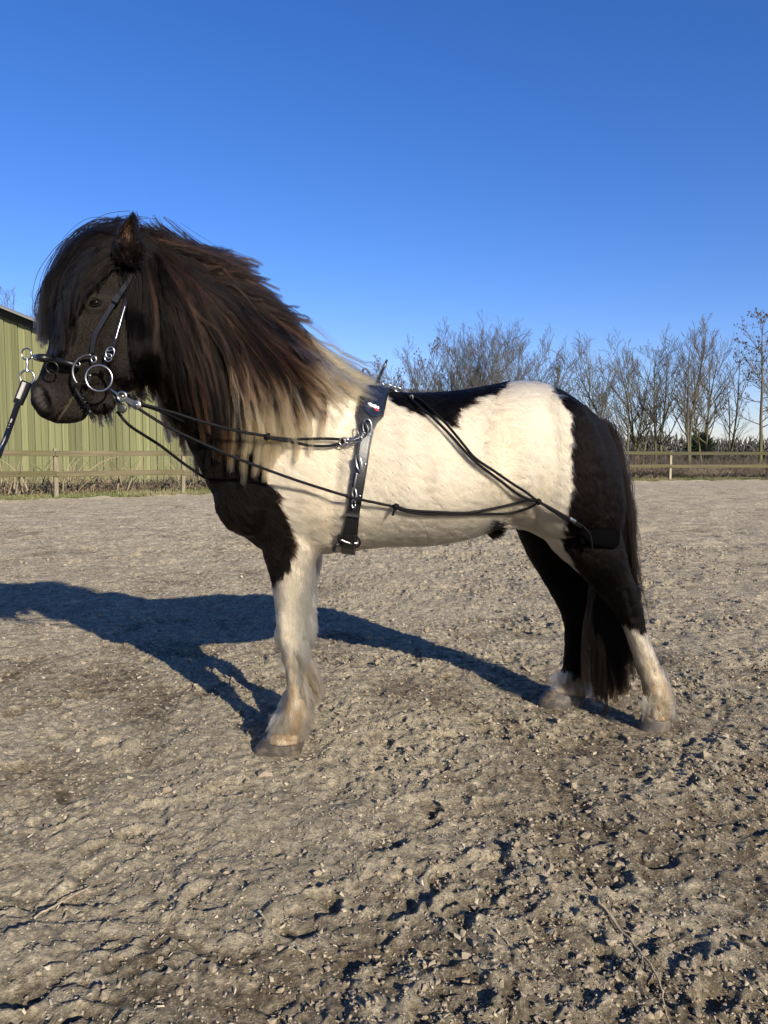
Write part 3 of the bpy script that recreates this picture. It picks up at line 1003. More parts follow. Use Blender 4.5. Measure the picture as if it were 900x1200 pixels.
def vegetation():
    rng = np.random.default_rng(21)
    # short grass strip from the sand edge outward
    n = 90000
    x = rng.uniform(-18, 21, n); off = -0.35 + rng.exponential(1.9, n)
    y = fenceY(x) + off
    k = (vnoise2(x * 0.9, y * 0.9, 5) + 0.5 * vnoise2(x * 4, y * 4, 6)) > -0.42 - 0.25 * (off > 0.5)
    x, y = x[k], y[k]; n = len(x)
    g = np.clip(0.5 + 0.8 * vnoise2(x * 0.7, y * 0.7, 9) + 0.3 * rng.normal(size=n), 0, 1)[:, None]
    col = np.array([0.085, 0.115, 0.030]) * g + np.array([0.24, 0.20, 0.105]) * (1 - g)
    blades('verge_grass', x, y, np.full(n, -0.06), rng.uniform(0.08, 0.26, n), 0.010, col, 'short green and straw coloured grass along the edge of the arena', 'grass', 0.5, seed=2)
    # tall dry stalks between the left fence and the barn
    n = 8000
    x = rng.uniform(-17, 2, n)
    y = fenceY(x) + np.minimum(0.8 + 1.2 * rng.random(n) + np.abs(rng.normal(0, 2.2, n)), 27.5 - fenceY(x))
    off_ok = y > fenceY(x) + .3
    cl = vnoise2(x * 0.55 + 4, y * 0.0, 15) + 0.4 * vnoise2(x * 2, y, 16)
    k = (rng.random(n) < np.clip(0.25 + 1.3 * cl, 0.03, 1)) & off_ok
    x, y = x[k], y[k]; n = len(x)
    hgt = np.clip(1.15 + 0.8 * vnoise2(x * 0.6 + 4, y * 0, 17), 0.4, 1.7) * rng.uniform(0.6, 1.25, n)
    col = np.array([0.17, 0.13, 0.08]) + rng.random((n, 1)) * np.array([0.12, 0.10, 0.065])
    blades('dry_weeds', x, y, np.full(n, -0.06), hgt, 0.017, col, 'tangled dry weed stalks between the left fence and the board wall', 'weeds', 0.30, lean=(0.12, 0), K=5, seed=3)
    n = 7500
    x = rng.uniform(-17, 4, n); y = fenceY(x) + np.minimum(2.2 + np.abs(rng.normal(0, 1.3, n)), 27.4 - fenceY(x))
    kk = vnoise2(x * .8, y * .5, 91) > -.35
    x, y = x[kk], y[kk]; n = len(x)
    col = np.array([0.085, 0.062, 0.042]) + rng.random((n, 1)) * np.array([0.10, 0.08, 0.05])
    blades('low_brambles', x, y, np.full(n, -0.04), rng.uniform(0.25, 0.75, n), 0.012, col, 'low dark tangle of dead brambles under the left fence rails', 'brambles', 0.95, K=5, seed=4)
    # right side bramble bank
    n = 30000
    x = rng.uniform(3.0, 24, n); y = fenceY(x) + 0.7 + rng.uniform(0, 5.5, n)
    cl = vnoise2(x * 0.6, y * 0.3, 25)
    hgt = np.clip(0.72 + 0.42 * cl, 0.25, 1.3) * rng.uniform(0.5, 1.3, n)
    g = np.clip(0.5 + 0.9 * vnoise2(x * 0.8, y * 0.5, 26) + 0.25 * rng.normal(size=n), 0, 1)[:, None]
    col = np.array([0.095, 0.072, 0.050]) * (1 - g) + np.array([0.21, 0.165, 0.11]) * g
    blades('bramble_bank', x, y, np.full(n, -0.06), hgt, 0.012, col, 'brown bank of dead brambles and weeds behind the right hand fence', 'brambles', 0.75, K=5, seed=5)
    n = 20000
    x = rng.uniform(-4, 34, n); y = 38 + rng.uniform(0, 9, n)
    hgt = np.clip(1.25 + 0.5 * vnoise2(x * 0.35, y * 0.1, 35), 0.4, 2.2) * rng.uniform(0.4, 1.2, n)
    col = np.array([0.075, 0.058, 0.044]) + rng.random((n, 1)) * np.array([0.06, 0.048, 0.036])
    blades('undergrowth', x, y, np.full(n, -0.06), hgt, 0.012, col, 'brown leafless undergrowth filling the space between the tree trunks', 'undergrowth', 0.5, K=5, seed=6)
    # distant woods: masses of fine upright twigs with solid dark core
    rng = np.random.default_rng(33)
    n = 26000
    x = rng.uniform(-160, 190, n); y = rng.uniform(150, 185, n)
    top = 4.6 + 2.0 * vnoise2(x * 0.06, y * 0, 44) + 1.3 * vnoise2(x * 0.25, y * 0, 45)
    top = np.maximum(top, 2.5)
    z0 = top * rng.uniform(0, 0.75, n)
    col = np.array([0.060, 0.055, 0.050]) + rng.random((n, 1)) * np.array([0.035, 0.03, 0.022])
    blades('distant_wood', x, y, z0, top * rng.uniform(0.3, 0.55, n), 0.16, col, 'dark low wood along the horizon beyond the trees', 'wood', 0.45, K=3, seed=7)
    # evergreen bushes far behind the trunks
    for i, (px, w, ptop, lab) in enumerate(((819, 11, 512, 'small dark evergreen bush far behind the tallest slim tree'),)):
        Y = 95.0
        cx = (px - 450) / 900 * Y; H = W(px, ptop, Y)[2]; hw = w / 900 * Y
        m = 2600
        u = rng.normal(size=(m, 3)); u /= np.linalg.norm(u, axis=1, keepdims=True)
        rr = rng.uniform(0.55, 1.0, m) * (1 + 0.3 * vnoise(u[:, 0] * 3, u[:, 1] * 3, u[:, 2] * 3, i))
        P0 = np.stack([cx + u[:, 0] * rr * hw, Y + u[:, 1] * rr * hw, np.clip(H * 0.5 + u[:, 2] * rr * H * 0.5, 0, H)], -1)
        d = u + np.array([0, 0, .4]) + 0.5 * rng.normal(size=u.shape)
        P = P0[:, None, :] + d[:, None, :] * (np.linspace(0, 0.5, 3)[None, :, None])
        R = np.full((m, 3), 0.07) * np.array([1, .8, .2])
        C = np.repeat((np.array([0.022, 0.034, 0.016]) * rng.uniform(.6, 1.5, (m, 1)))[:, None], 3, 1)
        e = empty('evergreen_bush', (cx, Y, 0)); tag(e, lab, 'bush')
        curvesobj('foliage', P, R, M_plant, e, C)
        sp = np.stack([np.array([cx, Y, -.05]), np.array([cx, Y, H * .8])])
        v, f = tubes(resample(sp, 4), np.array([.18, .15, .1, .04]), 6)
        npmesh('trunk', v, f, M_bark, e, colors=np.full((len(v), 3), 0.06))


vegetation()

# ================================================================== HORSE
DPX = [20, 120, 200, 280, 340, 450, 600, 740, 830]
DYV = [2.50, 2.50, 2.60, 2.73, 2.80, 2.85, 2.95, 3.06, 3.10]


def D(px): return np.interp(px, DPX, DYV)


AL = math.atan2(0.26, 1.30)
LAT = np.array([-math.sin(AL), math.cos(AL), 0])


def sring(c, a, b, n=40, e=2.15, egg=0.0):
    t = np.arange(n) * 2 * math.pi / n
    ct, st = np.cos(t), np.sin(t)
    x = np.sign(ct) * np.abs(ct) ** (2 / e); y = np.sign(st) * np.abs(st) ** (2 / e)
    y = y * (1 - egg * x)
    return c[None] + x[:, None] * a[None] + y[:, None] * b[None]


def loft(rings, sub=4):
    R = np.array(rings)
    n = R.shape[1]
    Q = np.stack([resample(R[:, k], (len(R) - 1) * sub + 1) for k in range(n)], 1)
    m = len(Q)
    V = Q.reshape(-1, 3)
    i = np.arange(m * n).reshape(m, n)
    a, b = i[:-1], i[1:]
    F = np.stack([a, np.roll(a, -1, 1), np.roll(b, -1, 1), b], -1).reshape(-1, 4)
    c0 = len(V)
    V = np.vstack([V, Q[0].mean(0), Q[-1].mean(0)])
    t0 = np.stack([np.full(n, c0), np.roll(i[0], -1), i[0]], -1)
    t1 = np.stack([np.full(n, c0 + 1), i[-1], np.roll(i[-1], -1)], -1)
    return V, [F, np.vstack([t0, t1])]


def tb_loft(st, lat, shrink, Dfun=D, e=2.15, egg=0.0):
    rings = []
    for (tx, ty, bx_, by_, hw) in st:
        ym = (Dfun(tx) + Dfun(bx_)) / 2
        t = W(tx, ty, Dfun(tx) * .5 + ym * .5); b = W(bx_, by_, Dfun(bx_) * .5 + ym * .5)
        a = (t - b) / 2; L = np.linalg.norm(a); a = a * (L - shrink) / L
        rings.append(sring((t + b) / 2, a, lat * (hw - shrink), e=e, egg=egg))
    return loft(rings)


def ellipsoid(c, r, rot=0.0, n=16):
    """rot turns the ellipsoid in the side view"""
    th = np.linspace(0, math.pi, n)[1:-1]; ph = np.arange(n * 2) * math.pi / n
    v = [[0, 0, 1]] + [[math.sin(t) * math.cos(p), math.sin(t) * math.sin(p), math.cos(t)] for t in th for p in ph] + [[0, 0, -1]]
    v = np.array(v) * r
    c_, s_ = math.cos(rot), math.sin(rot)
    v = np.stack([v[:, 0] * c_ - v[:, 2] * s_, v[:, 1], v[:, 0] * s_ + v[:, 2] * c_], -1) + c
    m = n * 2; i = 1 + np.arange((n - 2) * m).reshape(n - 2, m)
    F = np.stack([i[:-1], i[1:], np.roll(i[1:], -1, 1), np.roll(i[:-1], -1, 1)], -1).reshape(-1, 4)
    k = np.arange(m)
    t0 = np.stack([np.zeros(m, int), i[0], np.roll(i[0], -1)], -1)
    t1 = np.stack([np.full(m, len(v) - 1), np.roll(i[-1], -1), i[-1]], -1)
    return v, [F, np.vstack([t0, t1])]


SH = 0.009
trunk_st = [
    (160, 282, 172, 430, .072), (195, 292, 188, 466, .085), (236, 316, 211, 503, .100), (280, 352, 232, 545, .122), (322, 380, 252, 585, .155),
    (374, 415, 278, 622, .190), (414, 443, 325, 652, .215), (446, 455, 385, 648, .238), (475, 459, 440, 642, .258), (505, 459, 495, 640, .272),
    (540, 456, 540, 633, .275), (575, 450, 578, 622, .268), (605, 445, 612, 622, .258), (635, 448, 645, 636, .250), (665, 463, 675, 648, .228),
    (690, 482, 698, 648, .185), (708, 506, 716, 640, .13), (718, 535, 726, 615, .07)]
head_st = [
    (168, 275, 184, 395, .055), (132, 279, 177, 440, .082), (100, 298, 168, 455, .094), (80, 330, 152, 461, .096), (69, 365, 134, 467, .086),
    (60, 395, 119, 473, .070), (53, 418, 108, 480, .059), (46, 437, 104, 487, .054), (39, 455, 99, 493, .055), (37, 470, 86, 497, .048), (44, 486, 68, 497, .028)]


def leg_loft(rows, Y, k=1.0, shrink=0.0105, dx=0.0, dy=0.0, up=0.06):
    """rows: (py, left px, right px, lateral radius)"""
    rings = []
    for (py, xl, xr, lr) in rows:
        a = W(xl, py, Y); b = W(xr, py, Y)
        h = (b - a) / 2
        L = np.linalg.norm(h); h = h * (L - shrink) / L
        c = (a + b) / 2 + [dx, dy, 0]
        rings.append(sring(c, h, np.array([0, lr, 0.0]), 28, 2.1))
    return loft(rings)


nf_rows = [(560, 285, 395, .07), (600, 292, 388, .095), (635, 303, 376, .085), (665, 312, 370, .070), (690, 317, 366, .060), (715, 320, 363, .052), (740, 321, 362, .052),
           (757, 324, 362, .050), (778, 331, 356, .038), (798, 334, 354, .034), (820, 331, 360, .040), (840, 321, 362, .048), (855, 313, 360, .050), (864, 308, 359, .052), (869, 307, 357, .050)]
nh_rows = [(540, 625, 700, .07), (575, 612, 716, .10), (605, 618, 725, .12), (640, 643, 733, .115), (665, 670, 738, .095), (690, 694, 747, .065), (710, 711, 754, .050),
           (735, 727, 758, .043), (760, 737, 767, .038), (785, 745, 776, .038), (805, 750, 785, .046), (825, 752, 788, .048), (838, 752, 787, .050), (842, 753, 786, .049)]
fh_rows = [(560, 600, 700, .10), (600, 596, 700, .12), (640, 611, 704, .11), (670, 628, 705, .085), (700, 645, 700, .060), (715, 653, 698, .050),
           (735, 659, 690, .040), (760, 659, 689, .036), (783, 657, 690, .038), (800, 648, 692, .044), (808, 642, 690, .047), (812, 642, 689, .046)]
FORE_SHIFT = np.array([-0.004, 0.27, 0.0])
YNF, YNH, YFH = 2.73, 2.97, 3.25

parts = [tb_loft(trunk_st, LAT, SH, egg=0.05), tb_loft(head_st, np.array([0, 1, 0.0]), 0.005, lambda p: np.interp(p, [0, 130, 180], [2.50, 2.50, 2.55]))]
parts.append(leg_loft(nf_rows, YNF))
v, f = leg_loft(nf_rows, YNF); parts.append((v + FORE_SHIFT, f))
parts.append(leg_loft(nh_rows, YNH))
parts.append(leg_loft(fh_rows, YFH))


def ell_px(px, py, Y, rx, ry, rz, rot=0.0):
    return ellipsoid(W(px, py, Y), np.array([rx, ry, rz]), rot)


# muscle masses: cheek, shoulder, forearm, chest, stifle, buttock, withers, knees, hocks
for s in (-1, 1):
    parts.append(ell_px(145, 410, 2.51 + s * .035, .095, .070, .115, 0.2))
    parts.append(ell_px(112, 353, 2.50 + s * .062, .045, .030, .036))                  # eye socket
    parts.append(ell_px(54, 468, 2.50 + s * .028, .050, .032, .045, .3))               # nostril wing
    parts.append(ell_px(300, 560, 2.79 + s * .10, .14, .10, .20, -0.3))
    parts.append(ell_px(355, 500, 2.82 + s * .13, .16, .09, .24, -0.2))
    parts.append(ell_px(655, 545, 2.98 + s * .14, .17, .12, .26, .15))
    parts.append(ell_px(690, 585, 3.03 + s * .10, .13, .11, .20, .1))
parts.append(ell_px(118, 470, 2.50, .05, .04, .045))
parts.append(ell_px(578, 612, 2.95, .045, .045, .05))                                   # sheath
for (x, y, Y, sh_) in ((341, 742, YNF, 0), (341, 742, YNF, 1)):
    o_ = FORE_SHIFT * sh_
    v, f = ellipsoid(W(x - 2, y, Y) + o_, np.array([.055, .050, .050])); parts.append((v, f))        # knee
    v, f = ellipsoid(W(349, 834, Y) + o_, np.array([.040, .040, .040])); parts.append((v, f))        # fetlock
parts.append(ell_px(741, 697, YNH, .026, .026, .040, -.3))
parts.append(ell_px(770, 815, YNH, .050, .042, .042))
parts.append(ell_px(694, 705, YFH, .022, .022, .045, -.2))
parts.append(ell_px(672, 797, YFH, .048, .040, .036))
v, f = join(parts)
tmp = npmesh('tmp', v, f)
md = tmp.modifiers.new('r', 'REMESH'); md.mode = 'VOXEL'; md.voxel_size = 0.0078; md.use_smooth_shade = True
sm = tmp.modifiers.new('s', 'SMOOTH'); sm.factor = 0.6; sm.iterations = 7
dg = bpy.context.evaluated_depsgraph_get()
me = bpy.data.meshes.new_from_object(tmp.evaluated_get(dg))
bpy.data.objects.remove(tmp)
nv = len(me.vertices)
BV = np.empty(nv * 3, np.float32); me.vertices.foreach_get('co', BV); BV = BV.reshape(-1, 3).astype(float)
nl = len(me.loops); LI = np.empty(nl, np.int32); me.loops.foreach_get('vertex_index', LI)
LT = np.empty(len(me.polygons), np.int32); me.polygons.foreach_get('loop_total', LT)
print('horse', nv, len(LT), set(LT.tolist()))
BF = LI.reshape(-1, 4)
bpy.data.meshes.remove(me)


def vnormals(V, F):
    n = np.cross(V[F[:, 2]] - V[F[:, 0]], V[F[:, 3]] - V[F[:, 1]])
    vn = np.zeros_like(V)
    for k in range(4): np.add.at(vn, F[:, k], n)
    return vn / (np.linalg.norm(vn, axis=1, keepdims=True) + 1e-12)


VN = vnormals(BV, BF)
# sculpted face details: nostril, mouth slit, jaw groove, eye rim, muscle relief of trunk
bpx, bpy_ = proj(BV)
side = np.sign(BV[:, 1] - 2.50)
hd = (bpx < 190) & (bpy_ < 510)
mir = BV.copy(); mir[:, 1] = np.where(BV[:, 1] > 2.50, 5.0 - BV[:, 1], BV[:, 1])
mpx, mpy = proj(mir)


def gauss2(px, py, cx, cy, rx, ry, rot):
    c, s = math.cos(rot), math.sin(rot)
    u = (px - cx) * c + (py - cy) * s; v_ = -(px - cx) * s + (py - cy) * c
    return np.sqrt((u / rx) ** 2 + (v_ / ry) ** 2)


lf = np.abs(VN[:, 1])
r = gauss2(mpx, mpy, 51, 466, 6, 11, -0.45)
disp = np.where(hd & (lf > .2), -0.026 * np.exp(-r ** 4) + 0.009 * np.exp(-((r - 1.5) / .4) ** 2), 0)
r = gauss2(mpx, mpy, 111, 355, 8, 6, 0.1)
disp += np.where(hd & (lf > .3), -0.006 * np.exp(-r ** 4) + 0.003 * np.exp(-((r - 1.5) / .35) ** 2), 0)


def segdist(px, py, ax, ay, bx, by):
    dx, dy = bx - ax, by - ay
    t = np.clip(((px - ax) * dx + (py - ay) * dy) / (dx * dx + dy * dy), 0, 1)
    return np.hypot(px - ax - t * dx, py - ay - t * dy)


dm = np.minimum(segdist(mpx, mpy, 88, 456, 80, 472), segdist(mpx, mpy, 80, 472, 64, 495))
disp += np.where(hd & (lf > .2), -0.007 * np.exp(-(dm / 2.4) ** 2), 0)
dm = segdist(mpx, mpy, 118, 452, 132, 400)
disp += np.where(hd & (lf > .3), -0.009 * np.exp(-(dm / 6) ** 2), 0)
dm = segdist(mpx, mpy, 92, 375, 78, 425)      # facial crest
disp += np.where(hd & (lf > .3), 0.010 * np.exp(-(dm / 4) ** 2), 0)
BV += VN * disp[:, None]
# shape relief on the body (ribs to flank hollow, stifle fold)
bpx, bpy_ = proj(BV)
lf = np.abs(VN @ LAT)
tr = (bpx > 200) & (lf > .3)
rel = np.where(tr, -0.012 * np.exp(-(segdist(bpx, bpy_, 598, 530, 600, 610) / 14) ** 2) + 0.008 * np.exp(-(segdist(bpx, bpy_, 330, 470, 372, 600) / 26) ** 2)
               - 0.010 * np.exp(-(segdist(bpx, bpy_, 395, 520, 384, 625) / 9) ** 2) - 0.008 * np.exp(-(segdist(bpx, bpy_, 706, 560, 716, 640) / 6) ** 2), 0)
for (ax_, ay_, bx2, by2, wd_, am) in ((350, 768, 352, 818, 3.0, -.010), (756, 738, 768, 792, 2.6, -.009), (676, 738, 676, 780, 2.6, -.008), (329, 722, 332, 752, 4, .006),
                                      (735, 690, 742, 722, 3.5, -.007), (318, 690, 330, 640, 6, -.006), (318, 860, 350, 858, 3, -.004), (500, 470, 520, 600, 10, .003), (470, 480, 482, 600, 9, .003)):
    rel += np.where(lf > .3, am * np.exp(-(segdist(bpx, bpy_, ax_, ay_, bx2, by2) / wd_) ** 2), 0)
rel += 0.004 * vnoise(BV[:, 0] * 7, BV[:, 1] * 7, BV[:, 2] * 7, 3) * (bpx > 180)
BV += VN * rel[:, None]
VN = vnormals(BV, BF)

# ------------------------------------------------------------------ coat pattern
POLY_NECK = [(0, 150), (352, 150), (350, 380), (318, 408), (300, 450), (292, 500), (302, 545), (322, 580), (338, 612), (343, 635), (334, 665), (322, 682), (312, 690), (0, 700)]
POLY_BACK = [(447, 420), (449, 462), (460, 472), (472, 477), (499, 485), (517, 493), (529, 502), (532, 488), (547, 475), (568, 463), (581, 462), (592, 452), (589, 440), (580, 420)]
POLY_RUMP = [(648, 420), (648, 455), (661, 475), (670, 495), (671, 521), (671, 573), (666, 593), (664, 605), (658, 622), (657, 640), (664, 651), (675, 668), (690, 690), (706, 712), (713, 722),
             (740, 731), (760, 741), (840, 741), (840, 420)]


def inpoly(px, py, poly):
    c = np.zeros(px.shape, bool)
    n = len(poly)
    for i in range(n):
        x1, y1 = poly[i]; x2, y2 = poly[(i + 1) % n]
        if y1 == y2: continue
        k = ((y1 > py) != (y2 > py)) & (px < (x2 - x1) * (py - y1) / (y2 - y1) + x1)
        c ^= k
    return c


def coat(P, jit=1.0, seed=0):
    """natural coat colours of the piebald horse at points P; returns colour, black mask"""
    P = np.asarray(P, float)
    px, py = proj(P)
    mid = D(px)
    t = P[:, 1] - mid
    M = P.copy()
    mm = (t > 0)
    M[mm, 1] = (mid - t)[mm]
    qx, qy = proj(M)
    far_leg = (t > 0.03) & (((px > 585) & (py > 612)) | ((py > 660)))
    qx = np.where(far_leg, px, qx); qy = np.where(far_leg, py, qy)
    jx = 5 * vnoise(P[:, 0] * 22, P[:, 1] * 22, P[:, 2] * 22, 61) + 2.5 * vnoise(P[:, 0] * 70, P[:, 1] * 70, P[:, 2] * 70, 62)
    jy = 5 * vnoise(P[:, 0] * 22, P[:, 1] * 22, P[:, 2] * 22, 63) + 4.0 * vnoise(P[:, 0] * 90, P[:, 1] * 90, P[:, 2] * 90, 64)
    ax = qx + jx * jit; ay = qy + jy * jit
    blk = inpoly(ax, ay, POLY_NECK) | inpoly(ax, ay, POLY_BACK)
    rump = inpoly(ax, ay, POLY_RUMP)
    fh = far_leg & (px > 560)
    rump = np.where(fh, ay < 788, rump)
    blk = blk | rump
    blk |= (np.hypot(ax - 577, (ay - 620)) < 11) & (P[:, 2] < 0.86)
    n1 = vnoise(P[:, 0] * 6, P[:, 1] * 6, P[:, 2] * 6, 71)[:, None]
    n2 = vnoise(P[:, 0] * 25, P[:, 1] * 25, P[:, 2] * 25, 72)[:, None]
    white = np.array([0.485, 0.430, 0.345]) * (0.97 + 0.05 * n1)
    cream = np.array([0.43, 0.355, 0.26])
    # cream stains: flank whorl, elbow, behind the forearm
    w = np.exp(-((qx - 588) / 20) ** 2 - ((qy - 520) / 60) ** 2) * .6 + np.exp(-((qx - 372) / 30) ** 2 - ((qy - 590) / 50) ** 2) * .5 \
        + np.exp(-((qx - 330) / 40) ** 2 - ((qy - 430) / 40) ** 2) * .5
    w = np.clip(w[:, None] + 0.15 * n1 + 0.05 * n2, 0, 1)
    white = white * (1 - w) + cream * w
    # lower legs stained by the soil
    z = P[:, 2:3]
    n3 = vnoise(P[:, 0] * 85, P[:, 1] * 85, P[:, 2] * 20, 73)[:, None]
    st = np.clip((0.50 - z) / 0.36, 0, 1) * (0.58 + 0.75 * n2 + 0.7 * n3 + 0.3 * n1)
    st = np.clip(st, 0, 0.85)
    white = white * (1 - st) + np.array([0.25, 0.175, 0.100]) * st
    lo = np.clip((0.10 - z) / 0.06, 0, 1) * 0.25
    white = white * (1 - lo) + np.array([0.33, 0.25, 0.17]) * lo
    black = np.array([0.0052, 0.0039, 0.0034]) * (1 + 0.3 * n2)
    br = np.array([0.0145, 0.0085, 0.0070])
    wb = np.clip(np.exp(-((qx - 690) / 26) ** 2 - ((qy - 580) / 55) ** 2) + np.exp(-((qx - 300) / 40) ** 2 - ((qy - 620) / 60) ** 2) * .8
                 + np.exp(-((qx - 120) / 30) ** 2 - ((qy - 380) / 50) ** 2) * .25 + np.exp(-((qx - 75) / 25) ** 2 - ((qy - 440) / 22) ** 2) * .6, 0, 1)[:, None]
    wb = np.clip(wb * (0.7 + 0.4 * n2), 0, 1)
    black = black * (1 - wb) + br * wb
    fc = (np.clip((178 - qx) / 25, 0, 1) * (qy < 512) * (qy > 270) * (1 - .45 * np.exp(-((qx - 50) / 14) ** 2 - ((qy - 480) / 20) ** 2)))[:, None]
    black = black * (1 - fc) + np.array([0.0150, 0.0120, 0.0102]) * (1 + .25 * n2 + .2 * n1) * fc + fc * br * 0.25 * wb
    col = np.where(blk[:, None], black, white)
    # nostril, lips: dark bare skin; straw coloured saliva line at the mouth
    hdm = (px < 130) & (py < 505) & (P[:, 2] > 1)
    dm_ = np.minimum(segdist(qx, qy, 90, 458, 82, 472), segdist(qx, qy, 82, 472, 66, 496))
    k = hdm & (dm_ < 1.0)
    col[k] = [0.055, 0.046, 0.028]
    rn = gauss2(qx, qy, 51, 466, 7.5, 13, -0.45)
    k = hdm & (rn < 1.0)
    col[k] = [0.035, 0.030, 0.030]
    rn = gauss2(qx, qy, 56, 470, 4, 11, -0.45)
    k = hdm & (rn < 1.0)
    col[k] = [0.006, 0.005, 0.005]
    return col, blk, qx, qy, far_leg


HORSE = empty('horse', (0.35, 2.95, 0))
tag(HORSE, 'black and white piebald pony with a long windblown mane standing side on in the arena', 'horse')
ccol, cblk, _, _, _ = coat(BV, 0.8)
body = npmesh('body', BV, BF, M_skin, HORSE, colors=ccol)
BVH = BVHTree.FromPolygons([tuple(p) for p in BV], [tuple(q) for q in BF.tolist()])
CAMP = Vector((0, 0, CH))


def surfY(px, py):
    w = W(px, py, 3.0)
    d = Vector(w) - CAMP; d.normalize()
    h = BVH.ray_cast(CAMP, d)
    return h[0][1] if h[0] is not None else None


def onb(px, py, off=0.02, fallback=None):
    y = surfY(px, py)
    if y is None: y = fallback if fallback is not None else float(D(px))
    return W(px, py, y - off)


# near-surface depth map, for laying mane and straps
GXs = np.arange(20, 830, 5); GYs = np.arange(240, 900, 5)
DM = np.full((len(GYs), len(GXs)), np.nan)
for j, py in enumerate(GYs):
    for i, px in enumerate(GXs):
        y = surfY(px, py)
        if y is not None: DM[j, i] = y
HITS = ~np.isnan(DM)
DMf = np.where(HITS, DM, np.nan)
midm = np.broadcast_to(D(GXs)[None], DM.shape)
DMf = np.where(HITS, DM, midm)
for _ in range(4):
    p = np.pad(DMf, 1, mode='edge')
    DMf = (p[:-2, 1:-1] + p[2:, 1:-1] + p[1:-1, :-2] + p[1:-1, 2:] + 2 * p[1:-1, 1:-1]) / 6
    # never fall behind the real surface
    DMf = np.where(HITS, np.minimum(DMf, DM), DMf)


def dmap(px, py):
    fx = np.clip((px - GXs[0]) / 5.0, 0, len(GXs) - 1.001); fy = np.clip((py - GYs[0]) / 5.0, 0, len(GYs) - 1.001)
    ix, iy = fx.astype(int), fy.astype(int); ax, ay = fx - ix, fy - iy
    return (DMf[iy, ix] * (1 - ax) + DMf[iy, ix + 1] * ax) * (1 - ay) + (DMf[iy + 1, ix] * (1 - ax) + DMf[iy + 1, ix + 1] * ax) * ay


def Wv(px, py, Y):
    u = (px - 450) / 900.0; v = (600 - py) / 900.0
    dy = cT + v * sT; dz = -sT + v * cT
    s = Y / dy
    return np.stack([u * s, Y, CH + dz * s], -1)


